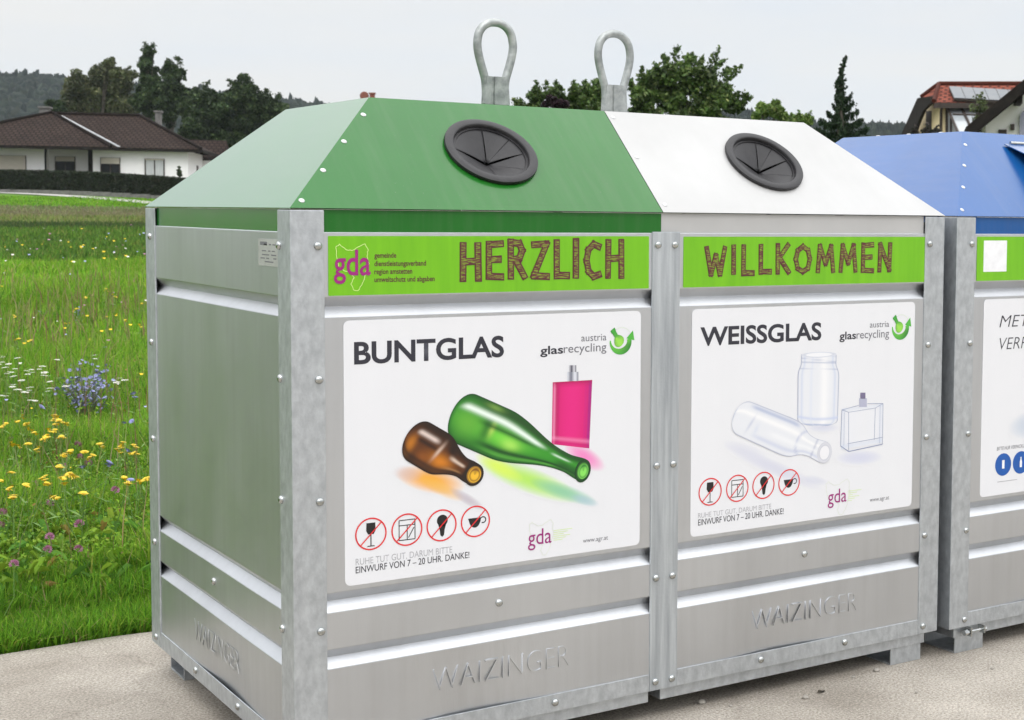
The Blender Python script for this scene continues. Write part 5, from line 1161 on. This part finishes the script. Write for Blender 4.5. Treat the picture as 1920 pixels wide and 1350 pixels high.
FRU = [(.075, .125, .032), (.11, .165, .045), (.045, .08, .022), (.17, .21, .075)]
LGT = [(.12, .19, .045), (.17, .24, .07), (.08, .14, .03), (.22, .27, .10)]
GT = 'trees behind the bungalow'
tree('birch_tree', 'wide dull olive birch crown behind the bungalow roof, left of the tall slim tree', GT, OLV, (4, 3, 4, 2), [(150, 165, 38), (195, 142, 36), (225, 158, 34), (170, 195, 44), (225, 200, 40), (130, 195, 26), (205, 118, 14)], 118, .20, 30000, 190, sub=10, size=.28, shoots=[(190, 140, 178, 122, 8), (210, 130, 212, 109, 9), (228, 140, 243, 126, 8)])
tree('poplar_tree', 'tallest slim dark tree rising above the bungalow', GT, DKG, (3, 3, 2, 1), [(278, 95, 12), (277, 108, 14), (274, 122, 14), (280, 136, 17), (272, 148, 15), (288, 155, 20), (270, 168, 18), (282, 180, 26), (285, 205, 26), (262, 195, 20)], 116, .19, 18000, 280, sub=9, size=.34, shoots=[(274, 100, 272, 80, 9), (285, 100, 287, 82, 9), (268, 125, 262, 112, 8)])
tree('weeping_tree', 'dark tree with drooping twigs right beside the tallest tree', GT, DKG, (3, 3, 3, 1), [(318, 122, 13), (312, 136, 17), (328, 138, 17), (322, 158, 24), (308, 168, 18), (338, 168, 16), (320, 190, 30), (310, 215, 26), (338, 195, 20)], 115, .19, 17000, 320, sub=9, size=.32, shoots=[(318, 130, 314, 110, 8), (335, 112, 347, 150, 7), (330, 108, 338, 112, 6), (345, 130, 347, 150, 5)])
tree('walnut_tree', 'broad dense dark green tree, rightmost behind the bungalow', GT, DKG, (3, 4, 2, 1.5), [(455, 175, 32), (490, 195, 34), (430, 195, 32), (520, 205, 24), (470, 225, 40), (420, 235, 36), (515, 235, 30), (445, 265, 36)], 110, .20, 36000, 460, sub=11, size=.30, shoots=[(440, 165, 428, 150, 10), (460, 160, 468, 146, 10), (500, 180, 500, 168, 9), (518, 190, 524, 176, 8)])
tree('walnut_tree', 'rounded dark green tree between the weeping tree and the broad rightmost one', GT, DKG, (4, 3, 3, 1), [(380, 190, 30), (362, 215, 30), (400, 212, 28), (378, 240, 36), (352, 248, 24), (405, 262, 30)], 108, .20, 26000, 380, sub=11, size=.30, shoots=[(380, 170, 392, 152, 8), (365, 185, 350, 172, 9)])
tree('cypress_shrub', 'tiny clipped conical shrub before the right end of the bungalow wall', None, DKG, (2, 3, 1, 1), [(336, 326, 6), (336, 320, 5), (336, 314, 3.2)], 90.6, .10, 700, 336, sub=5, size=.4, cat='shrub')
tree('pine_tree', 'little dark pine peeking over the left end of the bungalow roof', GT, DKG, (2, 1, 4, 0), [(100, 196, 13), (112, 206, 14), (92, 206, 10)], 108, .26, 1500, 105, sub=7, size=.4)
GM = 'garden trees behind the containers'
tree('plum_tree', 'low rounded green tree between the two lifting loops', GM, FRU, (4, 3, 3, 1), [(1005, 180, 20), (1045, 178, 22), (1085, 178, 22), (1120, 172, 24), (975, 195, 14), (1060, 205, 30), (1010, 210, 26), (1110, 205, 28)], 34, .085, 9000, 1050, sub=10, size=.36, shoots=[(1010, 170, 1005, 152, 8), (1022, 170, 1026, 150, 8), (1045, 165, 1042, 152, 8), (1078, 170, 1076, 152, 9), (1118, 160, 1122, 148, 9), (970, 195, 961, 186, 8), (1090, 165, 1100, 150, 8)], shootn=60)
tree('plum_tree', 'dark purple leaved shrub in front of the low rounded green tree', GM, [(.030, .012, .020), (.045, .018, .028), (.022, .014, .014)], (3, 2, 2), [(1035, 190, 14), (1052, 196, 13), (1022, 200, 10)], 31, .08, 1800, 1040, sub=7, size=.4, cat='shrub')
tree('cherry_tree', 'large dark green tree with long leafy shoots right of the second lifting loop', GM, FRU, (4, 3, 4, .7), [(1225, 165, 36), (1275, 140, 38), (1320, 160, 36), (1355, 180, 28), (1200, 190, 26), (1260, 190, 40), (1330, 200, 34), (1375, 200, 20), (1190, 215, 22), (1225, 222, 26), (1280, 225, 30), (1340, 228, 28)], 32, .095, 17000, 1280, sub=12, size=.34, shoots=[(1262, 130, 1270, 88, 15), (1290, 125, 1299, 98, 13), (1235, 145, 1229, 122, 14), (1328, 140, 1349, 90, 13), (1350, 160, 1390, 122, 13), (1370, 175, 1402, 178, 10), (1330, 135, 1362, 110, 9), (1205, 165, 1204, 124, 11), (1250, 120, 1244, 103, 9), (1380, 195, 1410, 182, 9), (1355, 140, 1368, 130, 10), (1310, 125, 1318, 108, 9), (1185, 170, 1182, 150, 10), (1374, 190, 1396, 205, 10)], shootn=130)
tree('young_ash_tree', 'light yellow green treetop above the right end of the white lid', GM, LGT, (3, 3, 2, 1), [(1430, 205, 17), (1452, 208, 17), (1468, 220, 14), (1418, 218, 12)], 28, .075, 2300, 1440, sub=9, size=.36, shoots=[(1430, 205, 1425, 192, 7), (1455, 205, 1462, 194, 7), (1445, 208, 1446, 194, 7)], shootn=40)
tree('young_ash_tree', 'small light green twig top between the yellow green treetop and the conifer', GM, LGT, (3, 2, 3, 1), [(1500, 222, 13), (1515, 226, 12), (1488, 224, 10)], 28, .07, 900, 1500, sub=7, size=.42, shoots=[(1500, 220, 1496, 208, 6), (1514, 222, 1522, 208, 6), (1485, 222, 1484, 212, 5)], shootn=35)
# drooping conifer
def conifer(base_px, depth, tip, label):
    b = at(base_px, 300, depth); bz = float(terr(b.y)); root = empty('weeping_conifer', (b.x, b.y, bz), label, 'conifer'); O = Vector((b.x, b.y, bz)); k = depth/FPX; rnd = random.Random(4)
    r0 = Vector((RT.x, RT.y, 0)).normalized(); f0 = Vector((FW.x, FW.y, 0)).normalized()
    path = [(1577, 330), (1576, 250), (1575, 200), (1577, 160), (1579, 130), (1586, 103)]; pts = [at(x, y, depth)-O for x, y in path]; pts[0] = Vector((pts[1].x, pts[1].y, -.2))
    m = MB(); m.tube(pts, [.11, .075, .055, .035, .025, .012], 8); L, Cc, SZ = [], [], []
    def droop(a, n_, ln, sp):
        for _ in range(n_):
            o = a+Vector((rnd.gauss(0, sp), rnd.gauss(0, sp), rnd.gauss(0, sp))); q = rnd.uniform(.3, 1)*ln; c = Vector((rnd.uniform(-.1, .1), rnd.uniform(-.1, .1), -1))*q
            for j in range(6): L.append(o+c*(j/6)+Vector((rnd.gauss(0, .008), rnd.gauss(0, .008), 0)))
    def branch(zpx, reach, rise, ang, fol):
        i = np.interp(zpx, [p[1] for p in path[::-1]], [p[0] for p in path[::-1]]); s_ = at(i, zpx, depth)-O
        dr = r0*math.cos(ang)+f0*math.sin(ang); rr = reach*k; P = [s_+dr*(rr*t)+Vector((0, 0, k*(-rise*.75*math.sin(min(1, t*1.5)*math.pi*.7)+rise*1.5*max(0, t-.45)**1.2))) for t in (0, .25, .5, .75, 1)]
        m.tube(P, [.018, .015, .011, .008, .004], 5, False)
        for j in range(int(fol*max(6, reach/2.4))):
            t = rnd.uniform(.08, .999); q = P[int(t*4)].lerp(P[int(t*4)+1], t*4-int(t*4)); droop(q, 4, k*(7+10*(1-abs(t-.55))), .012+.010*rnd.random())
    # sparse, clinging foliage on the leader, wide sweeping boughs below
    for z in np.arange(106, 176, 1.6):
        i = np.interp(z, [p[1] for p in path[::-1]], [p[0] for p in path[::-1]]); w_ = (.5+(z-105)*.055)*k*(1+.6*math.sin(z*.9)); a = at(i, z, depth)-O
        for _ in range(3): droop(a+Vector((rnd.gauss(0, 1)*w_, rnd.gauss(0, 1)*w_, 0)), 2, 6*k, .006)
    for z in np.arange(146, 178, 4.5): branch(z, rnd.uniform(6, 11), 5, rnd.uniform(0, 6.28), 1.2)
    for z in np.arange(180, 300, 7.0):
        for q in range(2): branch(z, min(30, (7+(z-176)*.22)*rnd.uniform(.7, 1.15)), rnd.uniform(6, 12), 1.57+3.14*q+rnd.uniform(-.6, .6), .8)
    for z, rch, an in ((176, 22, .1), (192, 26, -.2), (208, 33, .15), (224, 42, -.1), (240, 50, .1), (256, 55, -.1), (180, 10, 3.0), (196, 14, 3.3), (210, 24, 3.05), (226, 38, 3.2), (242, 48, 3.1), (258, 52, 3.2)): branch(z, rch, 13, an, 2.2)
    P = np.array([tuple(v) for v in L]); n = len(P); V, Q, cc = leaf_quads(P, .052, rand_mix(n, [(.022, .045, .020), (.035, .062, .028), (.015, .032, .016), (.05, .07, .04)], (4, 3, 3, 1)))
    fast_mesh('foliage', V, Q, np.zeros((0, 3), int), cc, MT['needle'], root); m.build('trunk', MT['bark'], root, smooth=True, fix=False)
conifer(1577, 30, None, 'tall thin conifer with drooping boughs left of the yellow house')

# ------------------------------------------------------------------ houses on the right
H = House(1770, 250, 52, -8); org = H.o.copy(); yel = empty('yellow_house', org, 'yellow house with red tiled roof and solar panels behind the blue container', 'house'); H = Rel(H, org)
xl = H.loc(1728, 230, 0)[0]; xr = H.loc(1768, 230, 0)[0]; ze = H.loc(1760, 193, 0)[1]; zr = H.loc(1762, 158, 3)[1]; xe = H.loc(1960, 200, 0)[0]
# the gable faces left: its wall runs away from us, the long red roof runs to the right
xg = H.loc(1772, 230, 0)[0]; ylen = 6.5; za = ze
m = MB(); H.box(m, xg, xe, 0, ylen, -.5, ze-.05); wl_ = m.build('wall', MT['yellowwall'], yel)
xk = H.loc(1729, 230, 2.6)[0]
zt_ = H.loc(1762, 159, 2.6)[1]; x0r = H.loc(1751, 192, -.5)[0]; xrg = H.loc(1760, 158, 2.6)[0]; xkl = H.loc(1727, 184, 3.0)[0]; zkl = H.loc(1727, 184, 3.0)[1]; zfe = H.loc(1751, 192, -.5)[1]
faces = [[(x0r, -.5, zfe), (xe+.4, -.5, zfe), (xe+.4, 2.6, zt_), (xrg, 2.6, zt_)], [(x0r, -.5, zfe), (xrg, 2.6, zt_), (xkl, 3.0, zkl)], [(xe+.4, 7.0, zfe), (xkl, 7.0, zfe), (xkl, 3.0, zkl), (xrg, 2.6, zt_), (xe+.4, 2.6, zt_)]]
rf = roof(H, faces, 'roof', MT['redtile'], yel, .15)
m = MB(); m.tube([H.W(xrg, 2.6, zt_+.04), H.W(xe+.4, 2.6, zt_+.04)], .09, 7); m.tube([H.W(xrg, 2.6, zt_+.04), H.W(x0r, -.5, zfe+.05)], .08, 7); m.tube([H.W(xrg, 2.6, zt_+.04), H.W(xkl, 3.0, zkl+.05)], .08, 7); m.build('ridge_tiles', MT['redtile'], rf)
m = MB(); H.box(m, x0r, xe+.4, -.62, -.5, zfe-.2, zfe-.02); m.build('gutter', MT['frame'], rf)
# steep lower verge with its dark soffit
xv, zv = H.loc(1696, 252, 3.0); xv2, zv2 = H.loc(1690, 262, 3.0)
# window in the gable: placed on its slanting plane
gn = (Vector(H.W(xk, 3.2, 0))-Vector(H.W(xg, 0, 0))).normalized(); gnn = Vector((gn.y, -gn.x, 0)); gnn = -gnn if gnn.dot(FW) > 0 else gnn
def gl(px, py): p = hit(px, py, org+H.W(xg, 0, 0), gnn); return p-org
m = MB(); q = [gl(*p) for p in ((1773, 195), (1773, 264), (1712, 264), (1726, 228), (1744, 192))]; m.poly(q); o = m.build('gable_wall', MT['yellowwall'], yel, fix=False); o.modifiers.new('th', 'SOLIDIFY').thickness = .1
def gv(px, py): return hit(px, py, org+H.W(xg, 0, 0)+gnn*.45, gnn)-org
m = MB(); q = [gv(*p) for p in ((1726, 184), (1749, 181), (1751, 193), (1737, 207), (1728, 228), (1719, 252), (1700, 262), (1692, 262), (1697, 249))]; m.poly(q); o = m.build('verge', MT['fasciawood'], rf, fix=False); o.modifiers.new('th', 'SOLIDIFY').thickness = .12
a, b_, c_, d_ = gl(1741.5, 208), gl(1752, 208), gl(1752, 243), gl(1741.5, 243)
m = MB(); m.poly([p+gnn*.05 for p in (a, b_, c_, d_)]); o = m.build('window', MT['frame'], yel, fix=False); o.modifiers.new('th', 'SOLIDIFY').thickness = .06
ctr = (a+b_+c_+d_)/4; m = MB(); m.poly([ctr+(p-ctr)*.8+gnn*.056 for p in (a, b_, c_, d_)]); m.build('pane', MT['glass'], o, fix=False)
a = H.loc(1767, 196, 0); m = MB(); m.tube([H.W(a[0]+.0, -.4, ze-.05), H.W(a[0]-.04, -.1, ze-.35), H.W(a[0]-.05, -.1, -.4)], .05, 7); m.build('downpipe', MT['frame'], yel)
# solar panels lying on the roof
sl = (Vector(H.W(0, 2.6, zt_))-Vector(H.W(0, -.5, zfe))); up = sl.normalized(); nrm = H.ax.cross(up).normalized(); o0 = Vector(H.W(0, -.5, zfe))
def onroof(px, py): return hit(px, py, org+o0+nrm*.1, nrm)-org
tops = [onroof(x, y) for x, y in ((1779, 163), (1801, 164), (1823, 165.5), (1845, 167), (1867, 168), (1889, 169.5), (1911, 171))]; bots = [onroof(x, y) for x, y in ((1789, 186), (1811, 187), (1833, 188), (1855, 189.5), (1877, 190.5), (1899, 191.5), (1921, 192.5))]
for i in range(6):
    P = [bots[i], bots[i+1], tops[i+1], tops[i]]; c_ = sum(P, Vector())/4; m = MB()
    m.poly(P); o = m.build('solar_panel', MT['frame'], rf, fix=False); o.modifiers.new('th', 'SOLIDIFY').thickness = .06
    m = MB(); m.poly([c_+(p-c_)*.95+nrm*.04 for p in P]); m.build('panel_glass', MT['panel'], yel, fix=False)
# slanting conservatory glazing on the front
m = MB(); g = MB()
def cq(px, py, y): x, z = H.loc(px, py, y); return H.W(x, y, z)
for (x0, y0, x1, y1) in ((1775, 199, 1797, 249), (1801, 199, 1826, 249), (1827, 199, 1852, 249)): m.tube([cq(x0, y0, -.15), cq(x1, y1, -1.6)], .05, 6)
m.tube([cq(1776, 199, -.15), cq(1862, 201, -.15)], .05, 6); m.tube([cq(1786, 214, -.6), cq(1862, 216, -.6)], .035, 6); m.tube([cq(1775, 199, -.1), cq(1775, 255, -.1)], .05, 6); m.tube([cq(1783, 222, -.1), cq(1783, 255, -.1)], .04, 6)
o = m.build('conservatory', MT['frame'], yel); g.poly([cq(1776, 200, -.12), cq(1862, 201, -.12), cq(1890, 249, -1.55), cq(1797, 249, -1.55)]); g.poly([cq(1775, 200, -.08), cq(1797, 249, -.08), cq(1775, 252, -.08)])
g.build('pane', noise_mat('pale_glass', (.35, .38, .40), (.45, .48, .50), 3, .08, spec=1), o, fix=False)

H = House(1880, 250, 40, -6); org = H.o.copy(); wh = empty('white_house', org, 'white gabled house with dark overhanging eaves at the right edge', 'house'); H = Rel(H, org)
(xa, za), (xb, zb_) = H.loc(1811, 238, -1.0), H.loc(1932, 139, -1.0); slope = (zb_-za)/(xb-xa); xc = xa+6.2; zc = za+6.2*slope
xw0 = H.loc(1848, 248, 0)[0]
m = MB(); P = [(xw0, -.5), (xw0, za+(xw0-xa)*slope-.25), (xc, zc-.25), (2*xc-xw0, za+(xw0-xa)*slope-.25), (2*xc-xw0, -.5)]
q0 = [H.W(x, 0, z) for x, z in P]; q1 = [H.W(x, 8, z) for x, z in P]; m.poly(q0[::-1]); m.poly(q1)
for i in range(5): j = (i+1) % 5; m.poly([q0[i], q0[j], q1[j], q1[i]])
m.build('wall', MT['render'], wh)
m = MB(); faces = [[(xa, -1.0, za), (xc, -1.0, zc), (xc, 9, zc), (xa, 9, za)], [(xc, -1.0, zc), (2*xc-xa, -1.0, za), (2*xc-xa, 9, za), (xc, 9, zc)]]
rf = roof(H, faces, 'roof', MT['browntile'], wh, .1)
m = MB()
for s_ in (1, -1):
    f = lambda t, y, dz: H.W(xc-s_*(xc-xa)*(1-t), y, za+(zc-za)*t+dz)
    m.poly([f(0, -1.03, -.02), f(1, -1.03, -.02), f(1, -1.03, -.34), f(0, -1.03, -.34)]); m.poly([f(0, -1.0, -.30), f(1, -1.0, -.30), f(1, .02, -.30), f(0, .02, -.30)])
o = m.build('bargeboard', MT['fasciawood'], rf, fix=False); o.modifiers.new('th', 'SOLIDIFY').thickness = .05
for t in (.22, .55):
    m = MB(); x, z = xa+(xc-xa)*t, za+(zc-za)*t-.42; H.box(m, x-.09, x+.09, -.9, .1, z-.1, z+.12); m.build('beam_end', MT['fasciawood'], rf)
a, b_ = H.loc(1872, 243, 0), H.loc(1887, 262, 0); m = MB(); H.box(m, a[0], b_[0], -.04, .05, b_[1], a[1]); m.build('window', MT['frame'], wh)
a, b_ = H.loc(1912, 205, 0), H.loc(1945, 256, 0); m = MB(); cxm = (a[0]+b_[0])/2; rw = (b_[0]-a[0])/2
arc = [(cxm+rw*math.cos(R(v)), a[1]-rw*.9+rw*.9*math.sin(R(v))) for v in range(180, -1, -15)]; arc = [(a[0], b_[1])]+arc+[(b_[0], b_[1])]
q = [H.W(x, -.06, z) for x, z in arc]; m.poly(q); o = m.build('window', MT['lilac'], wh, fix=False); o.modifiers.new('th', 'SOLIDIFY').thickness = .1
c_ = sum(q, Vector())/len(q); m = MB(); m.poly([c_+(p-c_)*.74-H.ay*.02 for p in q]); m.build('pane', MT['glass'], o, fix=False)
a = H.loc(1898, 238, 0); m = MB(); H.box(m, a[0]-.05, a[0]+.05, -.12, 0, a[1]-.09, a[1]+.07); m.build('wall_lamp', MT['frame'], wh)
tree('garden_bush', 'dark reddish bush against the gable of the yellow house', None, [(.045, .038, .032), (.065, .05, .045), (.03, .035, .022)], (3, 2, 2), [(1716, 251, 8), (1737, 250, 11), (1756, 250, 9)], 45, .10, 2200, 1735, sub=8, size=.4, shoots=[(1735, 245, 1738, 230, 6), (1752, 245, 1760, 234, 5), (1720, 245, 1716, 235, 5)], shootn=30, cat='shrub')
tree('birch_tree', 'thin young birch in front of the yellow house', None, [(.09, .12, .045), (.12, .15, .06), (.06, .085, .03)], (3, 2, 2), [(1838, 185, 13), (1828, 202, 12), (1846, 205, 12), (1834, 222, 13), (1822, 238, 12), (1845, 235, 12)], 43, .075, 1100, 1833, sub=8, size=.45, shoots=[(1838, 185, 1842, 172, 5)], shootn=30)
# cottage far behind the containers: only its chimney pot and dish rise over the lid
H = House(690, 260, 130, 5); org = H.o.copy(); ct = empty('cottage', org, 'far house hidden behind the green lid, its red chimney pot just showing', 'house'); H = Rel(H, org)
x0, x1 = H.loc(600, 250, 0)[0], H.loc(760, 250, 0)[0]; zr = H.loc(690, 214, 3)[1]; ze = zr-2.6
m = MB(); H.box(m, x0, x1, 0, 7, -.5, ze); m.build('wall', MT['render'], ct)
rf = roof(H, [[(x0-.5, -.5, ze-.1), (x1+.5, -.5, ze-.1), (x1+.5, 3.5, zr), (x0-.5, 3.5, zr)], [(x1+.5, 7.5, ze-.1), (x0-.5, 7.5, ze-.1), (x0-.5, 3.5, zr), (x1+.5, 3.5, zr)]], 'roof', MT['redtile'], ct)
m = MB(); m.poly([H.W(x0, 0, ze-.01), H.W(x0, 7, ze-.01), H.W(x0, 3.5, zr-.2)]); m.poly([H.W(x1, 0, ze-.01), H.W(x1, 7, ze-.01), H.W(x1, 3.5, zr-.2)]); m.build('gable', MT['render'], ct, fix=False)
for fx in (.14, .42, .70):
    xa_ = x0+(x1-x0)*fx; m = MB(); H.box(m, xa_, xa_+1.1, -.03, .04, ze-1.75, ze-.45); wn = m.build('window', MT['frame'], ct); m = MB(); H.box(m, xa_+.08, xa_+.52, -.045, -.035, ze-1.67, ze-.53); H.box(m, xa_+.58, xa_+1.02, -.045, -.035, ze-1.67, ze-.53); m.build('pane', MT['glass'], wn)
a = H.loc(698, 174, 3.3); m = MB(); H.box(m, a[0]-.2, a[0]+.2, 3.1, 3.5, zr-.6, a[1]-.12); H.box(m, a[0]-.27, a[0]+.27, 3.03, 3.57, a[1]-.12, a[1]); m.build('chimney', MT['terracotta'], rf)
a = H.loc(683, 180, 3.3); m = MB(); m.tube([H.W(a[0], 3.25, a[1]), H.W(a[0], 3.32, a[1]), H.W(a[0], 3.4, a[1])], [.36, .40, .36], 18); m.tube([H.W(a[0], 3.4, a[1]), H.W(a[0], 3.4, zr-.3)], .04, 6); m.build('dish', MT['terracotta'], rf)

# ------------------------------------------------------------------ wooded hills
MT['wood'] = vcol_mat('far_woodland', .8, 0, .1)
def hill(ridge, depth, spread, cols, seed, tree_h, n, label, name, con=.05):
    """ridge = [(px, py)] skyline; a long rounded hill with its own woods"""
    P = [at(x, y, depth) for x, y in ridge]; f0 = Vector((FW.x, FW.y, 0)).normalized(); m = MB()
    rows = [];
    for t in (-1, -.75, -.5, -.25, 0, .5, 1): rows.append([(p+f0*(spread*t))[:2]+(float(terr(p.y))*0+1.5+(p.z-tree_h*1.0-1.5)*max(0, (1-abs(t)**1.5)),) for p in P])
    tag(m.build if False else (m.grid([[tuple(q) for q in r] for r in rows]) or m.build('hill', noise_mat('hill_soil', (.03, .045, .02), (.05, .06, .03), .05, .9))), kind='structure')
    px = np.array([p.x for p in P]); k = np.linspace(0, 1, len(P)); tt = rng.uniform(0, 1, n); u = -rng.uniform(0, 1, n)**1.3*.9
    bx = np.interp(tt, k, px); by = np.interp(tt, k, [p.y for p in P]); bz = np.interp(tt, k, [p.z for p in P])
    gx, gy = bx+f0.x*spread*u, by+f0.y*spread*u; gz = 1.5+(bz-tree_h*1.0-1.5)*(1-np.abs(u)**1.5)
    base = np.array([(0, 0, 1)]+[(.62*math.cos(a)*s_, .62*math.sin(a)*s_, z) for s_, z, off in ((.62, .86, 0), (1.0, .52, .4), (.8, .1, .1)) for a in [off+2*math.pi*i/7 for i in range(7)]]); nb = len(base)
    F3 = [(0, 1+i, 1+(i+1) % 7) for i in range(7)]; F4 = [(1+7*r+i, 8+7*r+i, 8+7*r+(i+1) % 7, 1+7*r+(i+1) % 7) for r in range(2) for i in range(7)]
    hgt = tree_h*rng.uniform(.7, 1.25, n); conif = rng.random(n) < con
    V = base[None]*np.stack([hgt*np.where(conif, .30, .62), hgt*np.where(conif, .30, .62), hgt*np.where(conif, 1.08, .8)], 1)[:, None]*rng.uniform(.78, 1.2, (n, nb, 1))
    V = V+np.stack([gx, gy, gz], 1)[:, None]; b = np.arange(n)[:, None]*nb
    T = np.concatenate([b+np.array([f]) for f in F3]); Q = np.concatenate([b+np.array([f]) for f in F4])
    c = rand_mix(n, cols, [1]*len(cols))
    tag(fast_mesh(name, V.reshape(-1, 3), Q, T, np.repeat(c, nb, 0)*rng.uniform(.7, 1.25, (n*nb, 1)), MT['wood']), label, 'woodland', kind='stuff')
WD = [(.009, .015, .011), (.013, .020, .014), (.007, .012, .010), (.018, .025, .016)]
hill([(-500, 150), (-250, 142), (-60, 152), (0, 150), (30, 148), (55, 145), (90, 140), (120, 145), (160, 150), (250, 158), (340, 164), (430, 175), (540, 190), (580, 190), (640, 200), (760, 215), (900, 225)], 620, 240, WD, 1, 6.5, 22000, 'dark wooded hillside fading behind the bungalow', 'hillside_woodland')
hill([(960, 250), (1100, 240), (1250, 232), (1330, 224), (1390, 214), (1450, 222), (1540, 238), (1610, 243), (1650, 240), (1700, 241), (1800, 240), (1950, 238), (2200, 235)], 560, 160, WD, 2, 6, 8000, 'distant spruce wood on the ridge left of the yellow house', 'ridge_woodland', .9)
# pebbles and bits on the concrete
rk = random.Random(9)
def pebble(px, py, r, label, mat):
    p = hit(px, py, (0, 0, 0), (0, 0, 1)); m = MB(); rows = []
    for i in range(6): v = math.pi*i/5; rows.append([(r*math.sin(v)*math.cos(a)*rk.uniform(.8, 1.15), r*.8*math.sin(v)*math.sin(a)*rk.uniform(.8, 1.15), r*.55*(math.cos(v)+.7)) for a in [2*math.pi*j/8 for j in range(8)]])
    m.grid(rows, True); o = m.build('pebble', mat, smooth=True); o.location = p; tag(o, label, 'pebble', 'loose pebbles on the concrete')
pm = noise_mat('pebble_stone', (.26, .24, .21), (.40, .38, .34), 60, .8)
for px, py, r in ((1643, 1259, .011), (1600, 1271, .007), (1315, 1319, .013), (1510, 1310, .010), (1790, 1210, .009), (1815, 1213, .012), (1370, 1325, .006), (1718, 1300, .006), (1860, 1255, .006)):
    pebble(px, py, r, 'small loose grey pebble on the concrete before the containers', pm)
p = hit(1540, 1298, (0, 0, 0), (0, 0, 1)); m = MB(); m.grid([[(-.022+.011*i, .008*math.sin(math.pi*i/4)*s_, .004+.004*math.sin(i*1.3)) for s_ in (-1, 0, 1)] for i in range(5)])
o = m.build('fallen_leaf', noise_mat('dry_leaf', (.03, .025, .015), (.07, .05, .03), 40, .8)); o.location = p; o.rotation_euler = (0, 0, .4); tag(o, 'dark dry fallen leaf on the concrete in front of the right half', 'leaf')

# ------------------------------------------------------------------ air
m = MB(); m.box(-620, 1230, -310, 1110, -2.5, 130); hz = m.build('haze', bpy.data.materials.new('haze_air'))
hm = hz.data.materials[0]; hm.use_nodes = True; hm.node_tree.nodes.clear(); ho = hm.node_tree.nodes.new('ShaderNodeOutputMaterial'); hv = hm.node_tree.nodes.new('ShaderNodeVolumePrincipled')
hv.inputs['Color'].default_value = (.80, .90, 1.0, 1); hv.inputs['Density'].default_value = .00013; hm.node_tree.links.new(hv.outputs[0], ho.inputs['Volume'])
tag(hz, kind='stuff')
